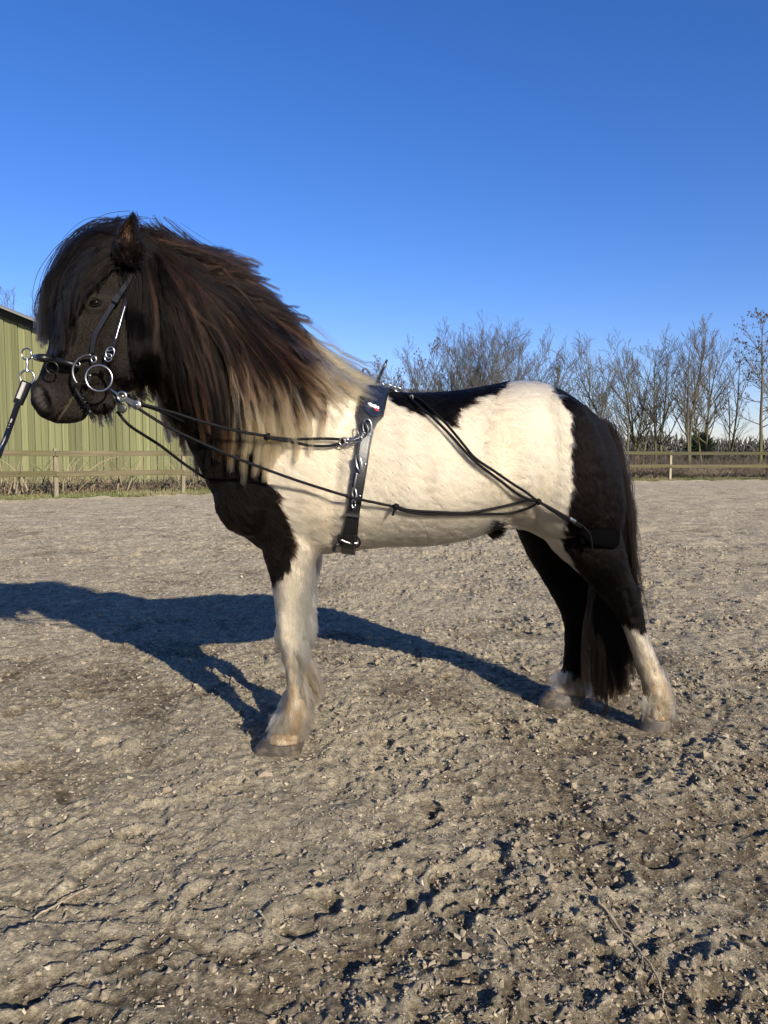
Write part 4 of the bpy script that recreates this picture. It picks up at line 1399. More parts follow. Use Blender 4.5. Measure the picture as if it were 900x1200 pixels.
# ------------------------------------------------------------------ fur
def build_fur():
    rng = np.random.default_rng(2)
    T = np.vstack([BF[:, [0, 1, 2]], BF[:, [0, 2, 3]]])
    A = BV[T]
    nrm = np.cross(A[:, 1] - A[:, 0], A[:, 2] - A[:, 0]); area = np.linalg.norm(nrm, axis=1) / 2
    cen = A.mean(1); fn = nrm / (2 * area[:, None] + 1e-12)
    view = CAMP_NP - cen; view /= np.linalg.norm(view, axis=1, keepdims=True)
    facing = (fn * view).sum(1)
    wgt = area * np.where(facing > -0.25, 1.0, 0.22)
    px, py = proj(cen)
    wgt *= np.where(py > 640, 1.5, 1.0) * np.where(px < 190, 1.25, 1.0)
    n = 330000
    idx = rng.choice(len(T), n, p=wgt / wgt.sum())
    b = rng.random((n, 2)); k = b.sum(1) > 1; b[k] = 1 - b[k]
    P = A[idx, 0] + (A[idx, 1] - A[idx, 0]) * b[:, :1] + (A[idx, 2] - A[idx, 0]) * b[:, 1:]
    vnr = VN[T[idx]]
    Nn = vnr[:, 0] * (1 - b.sum(1))[:, None] + vnr[:, 1] * b[:, :1] + vnr[:, 2] * b[:, 1:]
    Nn /= np.linalg.norm(Nn, axis=1, keepdims=True)
    col, blk, qx, qy, farleg = coat(P, 1.0)
    px, py = proj(P)
    # flow in the side view
    fx = np.full(n, 0.75); fy = np.full(n, 0.62)
    leg = np.clip((qy - 635) / 40, 0, 1)
    fx = fx * (1 - leg) + 0.05 * leg; fy = fy * (1 - leg) + 1.0 * leg
    neck = np.clip((330 - qx) / 80, 0, 1) * (1 - leg)
    fx = fx * (1 - neck) + 0.35 * neck; fy = fy * (1 - neck) + .9 * neck
    head = np.clip((185 - qx) / 20, 0, 1) * (qy < 510)
    fx = fx * (1 - head) + -.35 * head; fy = fy * (1 - head) + .9 * head
    rump = np.clip((qx - 600) / 60, 0, 1) * (1 - leg)
    fx = fx * (1 - rump) + 0.45 * rump; fy = fy * (1 - rump) + .9 * rump
    bel = np.exp(-((qy - 630) / 16) ** 2) * ((qx > 380) & (qx < 580))
    fx += bel * .5
    # flank whorl: hairs part left and right of a vertical line
    wh = np.exp(-((qx - 590) / 22) ** 2 - ((qy - 525) / 50) ** 2)
    sgn = np.tanh((qx - 588) / 6)
    fx = fx * (1 - wh) + sgn * .9 * wh; fy = fy * (1 - wh) + (-.45) * wh
    sc = 14.0
    c1 = vnoise(P[:, 0] * sc, P[:, 1] * sc, P[:, 2] * sc, 81); c2 = vnoise(P[:, 0] * sc, P[:, 1] * sc, P[:, 2] * sc, 82)
    c3 = vnoise(P[:, 0] * 55, P[:, 1] * 55, P[:, 2] * 55, 83); c4 = vnoise(P[:, 0] * 55, P[:, 1] * 55, P[:, 2] * 55, 84)
    fx = fx + 0.16 * c1 + 0.22 * c3 + 0.05 * rng.normal(size=n); fz = -(fy + 0.14 * c2 + 0.20 * c4 + 0.05 * rng.normal(size=n))
    d = np.stack([fx, 0.2 * rng.normal(size=n) * 0.5 + 0.2 * c3, fz], -1)
    d -= (d * Nn).sum(1, keepdims=True) * Nn
    d /= np.linalg.norm(d, axis=1, keepdims=True) + 1e-9
    L = np.full(n, 0.026)
    L *= 1 - 0.74 * head
    L = np.where(leg > 0.5, 0.025, L)
    fl_ = np.exp(-((P[:, 2] - 0.11) / 0.075) ** 2)
    back = np.clip(Nn[:, 0] * 1.3, 0, 1)
    L += leg * fl_ * (0.004 + 0.026 * back)
    L += leg * back * 0.034 * (P[:, 2] > .3) * (qx < 450)
    L += 0.012 * np.clip(-Nn[:, 2], 0, 1) * (leg < .5) * (head < .5)
    jaw = ((qx > 100) & (qx < 190) & (qy > 440)); L += 0.008 * jaw * np.clip(-Nn[:, 2] + .2, 0, 1)
    L *= np.where(leg > .5, np.clip((P[:, 2] - 0.048) / 0.06, .30, 1), 1)
    L *= rng.uniform(0.65, 1.3, n) * (1 + .2 * c3)
    L = np.where(np.hypot(qx - 111, qy - 355) < 11, 0.0012, L)
    L = np.where((head > .5) & (np.hypot(qx - 50, qy - 466) < 16), 0.0025, L)
    lift = np.where(leg > .5, 0.12 + 0.10 * fl_ + .14 * back, 0.13) + 0.07 * c3 + 0.03 * rng.normal(size=n)
    lift = np.where(head > .5, .04, lift)
    p1 = P - Nn * 0.001
    p2 = P + (d * 0.86 + Nn * (lift[:, None] + .12)) * (L * 0.38)[:, None]
    p3 = P + (d * 0.95 + Nn * lift[:, None]) * (L * 0.72)[:, None]
    p4 = P + (d * 1.0 + Nn * (lift[:, None] - .08) + np.array([0, 0, -.06])) * L[:, None]
    PT = np.stack([p1, p2, p3, p4], 1)
    R = np.array([0.00075, 0.00085, 0.0006, 0.00012])[None] * rng.uniform(.75, 1.3, (n, 1)) * (1 - .25 * head[:, None])
    clump = (1 + np.where(blk | (leg > .5), .14, .06) * c3 + 0.04 * c1)[:, None]
    cc = col * clump * np.where(leg[:, None] > .5, rng.uniform(0.70, 1.12, (n, 1)), rng.uniform(0.90, 1.05, (n, 1)))
    CC = np.repeat(cc[:, None, :], 4, 1)
    # warmer, darker roots on the pale coat
    wroot = np.where(blk, 1.0, 0.90)[:, None, None]
    CC[:, :1] = CC[:, :1] * wroot
    curvesobj('coat', PT, R, M_fur, HORSE, np.clip(CC, 0.003, 0.92))


CAMP_NP = np.array([0, 0, CH])
build_fur()


# ------------------------------------------------------------------ long hair
def longhair(name, guides, n_clump, per, K, layer, cols, rng, spread=3.0, depthfn=None, rad=0.0007, fan=True, weights=None, parent=None, clump_r=4.0, wave=2.0, lenj=(0.72, 1.08)):
    """guides: list of pixel polylines in fan order; returns the strand object"""
    G = np.array([resample(np.array(g, float), K) for g in guides])      # (g,K,2)
    ng = len(G)
    w = np.ones(ng - 1) if weights is None else np.array(weights, float)
    gi = rng.choice(ng - 1, n_clump, p=w / w.sum())
    t = rng.random(n_clump)[:, None, None]
    C = G[gi] * (1 - t) + G[gi + 1] * t
    fanpos = gi + t[:, 0, 0]
    s = np.linspace(0, 1, K)[None, :, None]
    lj = rng.uniform(lenj[0], lenj[1], n_clump)[:, None, None]
    # shorten/lengthen by re-evaluating along the curve
    ext = C[:, :1] + (C - C[:, :1])
    idxf = np.clip(s * lj * (K - 1), 0, K - 1)
    i0 = np.clip(idxf.astype(int), 0, K - 2); fr = idxf - i0
    ar = np.arange(n_clump)[:, None]
    C = C[ar, i0[..., 0]] * (1 - fr) + C[ar, i0[..., 0] + 1] * fr
    C = C + rng.normal(0, 1, (n_clump, 1, 2)) * spread * (0.35 + s) + np.cumsum(rng.normal(0, 0.55, (n_clump, K, 2)), 1) * wave * 0.5
    ph = rng.uniform(0, 6.28, (n_clump, 1, 1)); 
    C = C + wave * np.sin(s * rng.uniform(3, 9, (n_clump, 1, 1)) + ph) * rng.normal(0, 1, (n_clump, 1, 2)) * s
    lay = rng.uniform(layer[0], layer[1], n_clump)
    # strands in clumps
    C = np.repeat(C, per, 0); lay = np.repeat(lay, per); fanpos = np.repeat(fanpos, per)
    n = len(C)
    o = rng.normal(0, 1, (n, 1, 2)); prof = (0.95 - 0.75 * s) * np.where(rng.random((n, 1, 1)) < .14, 2.2, 1.0) + 0.25 * np.maximum(0, s - .75) * 4 * rng.random((n, 1, 1))
    C = C + o * clump_r * prof
    C = C + np.cumsum(rng.normal(0, 0.22, (n, K, 2)), 1)
    dz = rng.normal(0, 1, n) * 0.004
    prof2 = np.sin(np.clip(s[..., 0] * 1.6, 0, math.pi / 2))
    Y = depthfn(C[..., 0], C[..., 1], fanpos) - (lay[:, None] * prof2) + dz[:, None]
    # smooth depth along each strand
    for _ in range(2):
        Y[:, 1:-1] = (Y[:, :-2] + Y[:, 2:] + 2 * Y[:, 1:-1]) / 4
    P = Wv(C[..., 0], C[..., 1], Y)
    R = rad * rng.uniform(.6, 1.35, (n, 1)) * (1 - 0.75 * np.linspace(0, 1, K)[None] ** 2.5)
    rc = np.repeat(rng.random(n_clump), per)
    col = cols(fanpos, np.linspace(0, 1, K)[None], C, rc, lay, rng)
    return P, R, col


MANE_G = [
    [(152, 284), (158, 325), (160, 370), (163, 410), (170, 436)],
    [(158, 282), (170, 325), (174, 380), (180, 430), (192, 470)],
    [(163, 280), (186, 320), (196, 380), (205, 440), (214, 500)],
    [(168, 280), (205, 318), (222, 372), (230, 440), (236, 520)],
    [(176, 282), (222, 322), (246, 380), (256, 450), (258, 545)],
    [(186, 284), (240, 325), (272, 385), (284, 450), (278, 548)],
    [(196, 288), (258, 332), (300, 388), (316, 450), (304, 556)],
    [(206, 293), (272, 338), (322, 392), (340, 450), (330, 530)],
    [(220, 302), (285, 346), (336, 398), (362, 450), (366, 520)],
    [(240, 315), (305, 358), (350, 400), (378, 450), (372, 545)],
    [(262, 336), (316, 376), (356, 408), (388, 444), (400, 480)],
    [(285, 350), (335, 382), (375, 412), (408, 442), (430, 452)],
    [(312, 368), (350, 396), (388, 426), (418, 446), (442, 449)],
    [(345, 390), (372, 410), (402, 428), (428, 440), (446, 446)],
]


def hairdepth(px, py, fan):
    return dmap(px, py) - 0.022


LOCK_G = [
    [(166, 284), (176, 330), (180, 385), (184, 430), (190, 465)],
    [(168, 284), (194, 328), (214, 382), (232, 440), (244, 505)],
    [(172, 285), (214, 326), (248, 376), (272, 430), (288, 505)],
    [(176, 286), (226, 326), (270, 372), (302, 418), (326, 462), (340, 525)],
    [(182, 288), (238, 326), (288, 372), (325, 412), (350, 446), (374, 486)],
    [(192, 294), (248, 330), (300, 372), (338, 406), (368, 432), (404, 462)],
    [(216, 308), (268, 342), (314, 376), (350, 406), (382, 432), (428, 458)],
    [(256, 336), (300, 362), (336, 388), (366, 414), (402, 440), (441, 457)],
    [(316, 378), (346, 398), (378, 422), (406, 440), (430, 450), (449, 454)],
]


def manecol(fan, s, C, rc, lay, rng):
    n, K = C.shape[:2]
    dark = np.array([0.0065, 0.0046, 0.0040]); brown = np.array([0.088, 0.043, 0.026]); blond = np.array([0.29, 0.185, 0.088]); pale = np.array([0.52, 0.385, 0.225])
    bw = np.clip((lay - 0.011) / 0.012, 0, 1) * np.clip((np.modf(rc * 7.3)[0] - 0.55) / 0.3, 0, 1)
    bw = bw[:, None, None] * (0.45 + 0.75 * s[..., None])
    col = dark[None, None] * (1 - bw) + brown[None, None] * bw
    x, y = C[..., 0], C[..., 1]
    j = (rc[:, None] - .5) * 2.6
    f1 = (x - 356) / 24 + j * (s > .3)
    f2 = np.minimum((y - 452) / 30, (x - 276) / 14) + j
    f3 = np.minimum((y - 505) / 25, (x - 236) / 8) * .35 + j * .4
    b = np.clip(np.maximum(np.maximum(f1, f2), f3), 0, 1)[..., None]
    r2 = np.repeat(rng.random(max(1, n // 30 + 1)), 30)[:n][:, None, None]
    bl = blond * (1 - r2) + pale * r2
    mid_ = np.array([0.12, 0.065, 0.036])
    col = np.where(b < .5, col * (1 - 2 * b) + mid_ * 2 * b, mid_ * (2 - 2 * b) + bl * (2 * b - 1))
    return np.clip(col * rng.uniform(.72, 1.25, (n, 1, 1)), 0.003, 0.9)


def build_mane():
    rng = np.random.default_rng(12)
    Ps, Rs, Cs = [], [], []
    for (GG, wts, nc, per, lay, sp, rad, cr, wv, lj) in (
            (MANE_G[:10], [1.0, 1.3, 1.5, 1.6, 1.4, .8, .35, .20, .12], 240, 70, (0.0, 0.012), 7, 0.0008, 4.6, 2.4, (.60, 1.05)),
            (LOCK_G, [.7, .8, 1.4, 1.9, 2.0, 1.9, 1.7, 1.3], 400, 38, (0.006, 0.036), 3.2, 0.0007, 2.8, 3.4, (.55, 1.05)),
            (LOCK_G, [.6, .8, 1, 1.2, 1.3, 1.3, 1.3, 1.1], 300, 12, (0.02, 0.055), 6, 0.0006, 2.0, 5.0, (.5, 1.08))):
        P, R, C = longhair('', GG, nc, per, 16, lay, manecol, rng, sp, hairdepth, rad, weights=wts, clump_r=cr, wave=wv, lenj=lj)
        Ps.append(P); Rs.append(R); Cs.append(C)
    # wind-lifted wisps along the crest
    WG = [
        [(160, 279), (188, 282), (216, 290), (240, 299), (264, 306)],
        [(178, 284), (214, 291), (246, 300), (276, 309), (301, 318)],
        [(206, 296), (238, 306), (268, 315), (290, 321), (308, 325)],
        [(228, 312), (256, 322), (282, 332), (303, 340), (322, 350)],
        [(250, 330), (278, 342), (300, 350), (318, 356), (334, 366)],
        [(275, 346), (298, 356), (318, 365), (340, 376), (364, 381)],
    ]

    def dcol(fan, s, C, rc, lay, rng):
        n, K = C.shape[:2]
        c = np.array([0.014, 0.010, 0.009])[None, None] * np.ones((n, K, 1)) + (rc[:, None, None] > .7) * np.array([0.05, 0.022, 0.012])
        return c

    def mdepth(px, py, fan): return D(px) - 0.02 + 0 * py
    P, R, C = longhair('', WG, 240, 16, 14, (-0.05, 0.05), dcol, rng, 2.6, mdepth, 0.0007, clump_r=2.6, wave=3.5, lenj=(.55, 1.1))
    Ps.append(P); Rs.append(R); Cs.append(C)
    # far side of the neck: hair falling beyond and showing under the throat
    FG = [[(170, 300), (178, 380), (186, 450), (200, 500)], [(200, 320), (205, 400), (212, 470), (222, 520)], [(230, 350), (228, 420), (234, 490), (246, 556)], [(262, 380), (250, 450), (252, 510), (262, 566)]]

    def fdepth(px, py, fan): return np.minimum(D(px) + 0.06, 2.95) + 0 * py
    P, R, C = longhair('', FG, 60, 50, 12, (0.0, 0.05), lambda *a: dcol(*a), rng, 6, fdepth, 0.0008, clump_r=5, wave=3)
    Ps.append(P[:, :]); Rs.append(R); Cs.append(C)
    K = 16
    for i in range(len(Ps)):
        if Ps[i].shape[1] != K:
            t = np.linspace(0, Ps[i].shape[1] - 1.001, K); i0 = t.astype(int); fr = (t - i0)
            Ps[i] = Ps[i][:, i0] * (1 - fr)[None, :, None] + Ps[i][:, i0 + 1] * fr[None, :, None]
            Rs[i] = Rs[i][:, i0]; Cs[i] = Cs[i][:, i0]
    curvesobj('mane', np.concatenate(Ps), np.concatenate(Rs), M_hair, HORSE, np.concatenate(Cs))


build_mane()


def darkcol(hi=(0.030, 0.017, 0.012)):
    def f(fan, s, C, rc, lay, rng):
        n, K = C.shape[:2]
        d = np.array([0.009, 0.0065, 0.0055]); h = np.array(hi)
        w = np.clip((rc - .55) * 2, 0, 1)[:, None, None]
        return np.clip((d * (1 - w) + h * w) * rng.uniform(.7, 1.3, (n, 1, 1)) * np.ones((n, K, 1)), .003, .9)
    return f


def build_forelock():
    rng = np.random.default_rng(14)
    G = [
        [(154, 279), (122, 274), (92, 287), (67, 318), (56, 352), (57, 400)],
        [(155, 281), (125, 280), (98, 295), (76, 324), (63, 355), (60, 400)],
        [(157, 284), (131, 286), (106, 300), (84, 328), (70, 356), (64, 386)],
        [(158, 287), (138, 291), (117, 304), (98, 322), (84, 343), (73, 364)],
        [(160, 288), (145, 295), (130, 305), (117, 317), (109, 328), (102, 337)],
    ]

    def dn(px, py, fan):
        base = dmap(px, py) - 0.018
        mid = 2.49
        k = np.clip(1 - fan / 1.6, 0, 1)[:, None]
        return base * (1 - k) + np.minimum(base, mid) * k
    Ps, Rs, Cs = [], [], []
    P, R, C = longhair('', G, 300, 26, 12, (0.0, 0.040), darkcol(), rng, 4.0, dn, 0.0007, clump_r=2.6, wave=5.5, weights=[1.5, 1.4, 1.1, .7], lenj=(.8, 1.05))
    Ps.append(P); Rs.append(R); Cs.append(C)

    def df(px, py, fan): return 2.50 + 0.055 * np.ones_like(px)
    P, R, C = longhair('', G[:3], 50, 70, 12, (-0.03, 0.06), darkcol(), rng, 3.5, df, 0.0009, clump_r=5, wave=2.2)
    Ps.append(P); Rs.append(R); Cs.append(C)
    # stray wisp
    SG = [[(150, 276), (120, 272), (100, 268), (95, 262), (99, 257)], [(150, 278), (120, 274), (98, 274), (88, 274), (80, 280)]]
    P, R, C = longhair('', SG, 5, 5, 12, (-0.01, 0.02), darkcol(), rng, 1, lambda a, b, c: 2.47 + 0 * a, 0.0005, clump_r=.7, wave=2.5, lenj=(.4, 1.0))
    Ps.append(P); Rs.append(R); Cs.append(C)
    curvesobj('forelock', np.concatenate(Ps), np.concatenate(Rs), M_hair, HORSE, np.concatenate(Cs))
    # beard below chin and jaw
    B = [[(106, 480), (108, 488), (112, 496)], [(117, 478), (118, 490), (121, 502)], [(128, 472), (130, 480), (132, 488)], [(150, 462), (154, 470), (160, 476)], [(172, 452), (178, 462), (186, 470)]]
    P, R, C = longhair('', B, 34, 14, 6, (-0.01, 0.02), darkcol(), rng, 2.5, lambda a, b, c: 2.49 + 0.0 * a, 0.0006, clump_r=2.2, wave=1.2, lenj=(.5, 1.1))
    curvesobj('beard', P, R, M_hair, HORSE, C)


build_forelock()


def build_tail():
    rng = np.random.default_rng(15)
    G = [
        [(700, 498), (706, 545), (708, 600), (704, 680), (697, 760), (696, 806)],
        [(704, 500), (712, 550), (716, 610), (713, 690), (704, 765), (703, 815)],
        [(708, 504), (718, 555), (722, 615), (722, 690), (714, 760), (716, 816)],
        [(711, 508), (723, 560), (728, 620), (730, 690), (727, 755), (731, 806)],
        [(714, 514), (728, 570), (733, 630), (737, 700), (743, 745), (750, 775)],
    ]

    def dt(px, py, fan):
        return np.interp(py, [500, 600, 700, 820], [3.00, 3.03, 3.09, 3.10]) + 0 * px
    def tcol(fan, s, C, rc, lay, rng):
        c = darkcol((0.022, 0.015, 0.011))(fan, s, C, rc, lay, rng)
        w = (np.clip((C[..., 1] - 760) / 60, 0, 1) * (rc[:, None] > .85))[..., None]
        return c * (1 - w) + np.array([0.06, 0.04, 0.024]) * w
    P, R, C = longhair('', G, 300, 48, 18, (-0.035, 0.035), tcol, rng, 3.0, dt, 0.0008, clump_r=3.0, wave=3.8, weights=[1.2, 1.3, 1.3, .8], lenj=(.72, 1.05))
    Ps, Rs, Cs = [P], [R], [C]
    TG = [[(716, 514), (730, 545), (737, 600), (742, 650)], [(712, 505), (732, 570), (741, 650), (756, 720), (766, 775)]]
    P, R, C = longhair('', TG, 20, 12, 18, (-0.03, 0.03), tcol, rng, 3, dt, 0.0006, clump_r=1.8, wave=2.5)
    Ps.append(P); Rs.append(R); Cs.append(C)
    curvesobj('tail', np.concatenate(Ps), np.concatenate(Rs), M_hair, HORSE, np.concatenate(Cs))


build_tail()


def build_feather():
    """shaggy hair down the back of the forearms and over the pasterns"""
    rng = np.random.default_rng(19)

    def fcol(stain):
        def f(fan, s, C, rc, lay, rng):
            n, K = C.shape[:2]
            w = np.clip(stain + 0.5 * (rc - .5), 0, 1)[:, None, None]
            c = np.array([0.48, 0.42, 0.33]) * (1 - w) + np.array([0.23, 0.155, 0.088]) * w
            return np.clip(c * rng.uniform(.75, 1.15, (n, 1, 1)) * np.ones((n, K, 1)), .01, .9)
        return f
    sets = [
        ([[(362, 665), (367, 690), (371, 708)], [(360, 690), (368, 715), (375, 734)], [(356, 715), (362, 738), (367, 756)]], YNF, .1, 26),
        ([[(340, 660), (344, 700), (346, 740)], [(352, 670), (356, 705), (358, 745)]], YNF - .040, .05, 8),
        ([[(356, 800), (363, 830), (365, 862)], [(350, 815), (358, 845), (358, 872)]], YNF - .01, .45, 34),
        ([[(322, 838), (312, 856), (306, 869)], [(334, 840), (328, 858), (322, 873)], [(346, 840), (342, 860), (340, 874)]], YNF - .044, .30, 22),
        ([[(362, 770), (374, 795), (378, 825)], [(360, 790), (372, 815), (376, 842)]], YNF + .24, .65, 50),
        ([[(776, 785), (786, 812), (788, 842)], [(770, 800), (778, 826), (780, 848)]], YNH - .01, .45, 26),
        ([[(753, 815), (752, 832), (750, 846)], [(766, 818), (766, 836), (766, 849)], [(778, 818), (778, 836), (776, 849)]], YNH - .042, .35, 18),
        ([[(684, 775), (692, 795), (692, 818)], [(672, 785), (676, 803), (676, 822)]], YFH - .02, .5, 26),
        ([[(650, 790), (643, 804), (638, 815)], [(662, 790), (658, 806), (654, 818)], [(674, 790), (672, 806), (670, 819)]], YFH - .042, .35, 18)]
    Ps, Rs, Cs = [], [], []
    for G, Y, st, nc in sets:
        P, R, C = longhair('', G, nc, 20, 7, (-0.006, 0.010), fcol(st), rng, 1.6, lambda a, b, c, Y=Y: Y + 0 * a, 0.0007, clump_r=1.8, wave=1.0, lenj=(.30, .80))
        P[..., 2] = np.maximum(P[..., 2], 0.008)
        Ps.append(P); Rs.append(R); Cs.append(C)
    curvesobj('feather', np.concatenate(Ps), np.concatenate(Rs), M_fur, HORSE, np.concatenate(Cs))


build_feather()


# ------------------------------------------------------------------ hooves, ears, eyes
def hoof(rows, Y, dx=(0, 0, 0), toe=-1):
    rings = []
    for (py, xl, xr, lr) in rows:
        a = W(xl, py, Y); b = W(xr, py, Y)
        c = (a + b) / 2; h = (b - a) / 2
        h[2] *= 0.2
        rings.append(sring(c, h, np.array([0, lr, 0.0]), 32, 2.3) + np.array(dx))
    R = np.array(rings)
    zb = R[-1][:, 2].mean()
    R[-1][:, 2] = -0.012
    v, f = loft(R, 3)
    npmesh('hoof', v, f, M_hoof, HORSE)


hoof([(864, 308, 357, .040), (869, 304, 357, .044), (876, 299, 355, .047), (882, 295, 352, .049)], YNF)
hoof([(864, 308, 357, .040), (869, 304, 357, .044), (876, 299, 355, .047), (882, 295, 352, .049)], YNF, FORE_SHIFT)
hoof([(838, 752, 786, .040), (842, 751, 787, .043), (850, 749, 786, .046), (855, 747, 784, .048)], YNH)
hoof([(808, 641, 687, .040), (813, 637, 687, .044), (820, 632, 685, .048), (825, 629, 682, .050)], YFH)


def ear(s):
    Y = 2.50 + s * 0.055
    tip = W(155, 254, Y - .01) if s < 0 else W(138, 258, Y + .02)
    base = W(151, 303, Y) if s < 0 else W(140, 292, Y)
    ax = tip - base; L = np.linalg.norm(ax); ax /= L
    sd = np.array([1, 0, 0.0]); sd -= sd @ ax * ax; sd /= np.linalg.norm(sd)
    fr = np.cross(ax, sd); fr *= -np.sign(fr[1]) if s < 0 else np.sign(fr[1]) * -1
    nu, nt = 14, 13
    ow, iw = [], []
    for i in range(nu):
        u = i / (nu - 1)
        w = 0.036 * (math.sin(math.pi * min(1, 0.36 + 0.64 * u)) ** 0.8) + 0.001
        for j in range(nt):
            th = (j / (nt - 1) - 0.5) * math.radians(230)
            p = base + ax * (u * L) + sd * (w * math.sin(th)) + fr * (w * 0.75 * (1 - math.cos(th)) - 0.012 * u)
            ow.append(p)
            q = base + ax * (u * L * 0.97) + sd * (w * .88 * math.sin(th)) + fr * (w * 0.75 * (1 - math.cos(th)) - 0.012 * u + 0.0035)
            iw.append(q)
    idx = np.arange(nu * nt).reshape(nu, nt)
    a = idx[:-1, :-1]; F = np.stack([idx[:-1, :-1], idx[:-1, 1:], idx[1:, 1:], idx[1:, :-1]], -1).reshape(-1, 4)
    nO = nu * nt
    V = np.vstack([ow, iw]); F2 = np.vstack([F, F[:, ::-1] + nO])
    e1 = np.stack([idx[:-1, 0], idx[1:, 0], idx[1:, 0] + nO, idx[:-1, 0] + nO], -1)
    e2 = np.stack([idx[1:, -1], idx[:-1, -1], idx[:-1, -1] + nO, idx[1:, -1] + nO], -1)
    cols = np.vstack([np.full((nO, 3), 1.0) * [0.014, 0.010, 0.009], np.full((nO, 3), 1.0) * [0.075, 0.048, 0.032]])
    e = npmesh('ear', V, [np.vstack([F2, e1, e2])], M_skin, HORSE, colors=cols)
    # short hairs: brown inside, black outside rim
    rng = np.random.default_rng(5)
    Pin = np.array(iw); m = 2600
    k = rng.integers(0, len(Pin), m); p = Pin[k] + rng.normal(0, .0025, (m, 3))
    d = ax * 1.0 + rng.normal(0, .25, (m, 3)) + fr * .15
    P = p[:, None] + d[:, None] * np.linspace(0, 1, 4)[None, :, None] * rng.uniform(.006, .018, (m, 1, 1))
    up = (k // nt) / (nu - 1)
    jj = np.abs((k % nt) / (nt - 1) - .5)
    jr = (k % nt) / (nt - 1)
    c = np.where(((up > .80) | (jj > .40) | (jr < .30) | (rng.random(m) < .25))[:, None], [[0.014, 0.010, 0.009]], [[0.06, 0.038, 0.025]]) * rng.uniform(.6, 1.3, (m, 1))
    curvesobj('ear_hair', P, np.full((m, 4), .0007) * [1, 1, .7, .1], M_fur, HORSE, np.repeat(c[:, None], 4, 1))
    Pout = np.array(ow); k = rng.integers(0, len(Pout), m); p = Pout[k] + rng.normal(0, .002, (m, 3))
    d = ax + rng.normal(0, .25, (m, 3)) - fr * .2
    P = p[:, None] + d[:, None] * np.linspace(0, 1, 4)[None, :, None] * rng.uniform(.005, .012, (m, 1, 1))
    curvesobj('ear_hair', P, np.full((m, 4), .0007) * [1, 1, .7, .1], M_fur, HORSE, np.full((m, 4, 3), 1.0) * [0.014, 0.010, 0.009])


ear(-1); ear(1)
_g = [[(138, 300), (139, 290), (141, 282)], [(148, 306), (149, 294), (150, 285)], [(158, 306), (159, 296), (160, 287)], [(168, 300), (167, 290), (164, 281)]]
_P, _R, _C = longhair('', _g, 60, 30, 8, (0.0, 0.02), darkcol(), np.random.default_rng(77), 2.5, lambda a, b, c: 2.405 + 0 * a, 0.0007, clump_r=2.0, wave=1.5, lenj=(.5, 1.1))
curvesobj('ear_hair', _P, _R, M_hair, HORSE, _C)
ye = surfY(111, 355)
for s in (-1, 1):
    c = W(111, 355, ye + 0.0085)
    if s > 0: c[1] = 5.0 - c[1]
    v, f = ellipsoid(c, np.array([.020, .014, .0125]), 0.15, 14)
    npmesh('eye', v, f, M_eye, HORSE)
    # lids: a fold above and a thinner one below
    a = np.linspace(-0.1, math.pi + .1, 14)
    up_ = np.stack([c[0] + .024 * np.cos(a), np.full(14, c[1] + s * .0118) - s * .004 * np.abs(np.cos(a)), c[2] + .0115 * np.sin(a) + .001], -1)
    v, f = tubes(up_, np.full(14, .0034), 8, caps=True)
    npmesh('eyelid', v, f, simple('lid_skin', (0.004, 0.003, 0.0025), .7, spec=.1) if s < 0 else bpy.data.materials['lid_skin'], HORSE)
    lo_ = up_.copy(); lo_[:, 2] = c[2] - .0105 * np.sin(a)
    v, f = tubes(lo_, np.full(14, .0022), 8, caps=True)
    npmesh('eyelid', v, f, bpy.data.materials['lid_skin'], HORSE)


# ================================================================== TACK
def tube_part(name, pts, r, mat, parent, K=None, sides=8, flat=1.0, caps=True):
    K = K or max(8, len(pts) * 6)
    p = resample(pts, K)
    v, f = tubes(p, np.full(K, r) if np.isscalar(r) else resample(np.array(r)[:, None], K)[:, 0], sides, caps=caps, flat=flat)
    return npmesh(name, v, f, mat, parent)


def ring_part(name, c, R, r, mat, parent, nrm=(0, 1, 0), rx=1.0, n=36, a0=0, a1=2 * math.pi, rot=0.0):
    nrm = np.array(nrm, float); nrm /= np.linalg.norm(nrm)
    u = np.cross(nrm, [0, 0, 1.0]); u /= np.linalg.norm(u); w = np.cross(u, nrm)
    u2 = u * math.cos(rot) + w * math.sin(rot); w2 = -u * math.sin(rot) + w * math.cos(rot)
    full = abs(a1 - a0 - 2 * math.pi) < 1e-6
    a = a0 + (a1 - a0) * (np.arange(n) / (n if full else n - 1))
    p = np.array(c) + R * rx * np.cos(a)[:, None] * u2 + R * np.sin(a)[:, None] * w2
    v, f = tubes(p, np.full(n, r), 8, caps=not full, closed=full)
    return npmesh(name, v, f, mat, parent)


def strap(name, pts, width, thick, mat, parent, K=None, outv=(0, -1, 0)):
    """flat band through world points; the flat face turns to outv"""
    K = K or max(10, len(pts) * 5)
    p = resample(pts, K); T = np.gradient(p, axis=0); T /= np.linalg.norm(T, axis=1, keepdims=True)
    o = np.broadcast_to(np.array(outv, float), p.shape); s = np.cross(T, o); s /= np.linalg.norm(s, axis=1, keepdims=True)
    n = np.cross(s, T)
    w = np.full(K, width) if np.isscalar(width) else resample(np.array(width)[:, None], K)[:, 0]
    prof = [(-.5, -.5), (-.42, .5), (.42, .5), (.5, -.5)]
    V = np.stack([p + s * (w * a)[:, None] + n * (thick * b) for a, b in prof], 1).reshape(-1, 3)
    i = np.arange(K * 4).reshape(K, 4); a, b = i[:-1], i[1:]
    F = np.stack([a, np.roll(a, -1, 1), np.roll(b, -1, 1), b], -1).reshape(-1, 4)
    F = np.vstack([F, i[0][::-1][None], i[-1][None]])
    return npmesh(name, V, F, mat, parent, smooth=False)


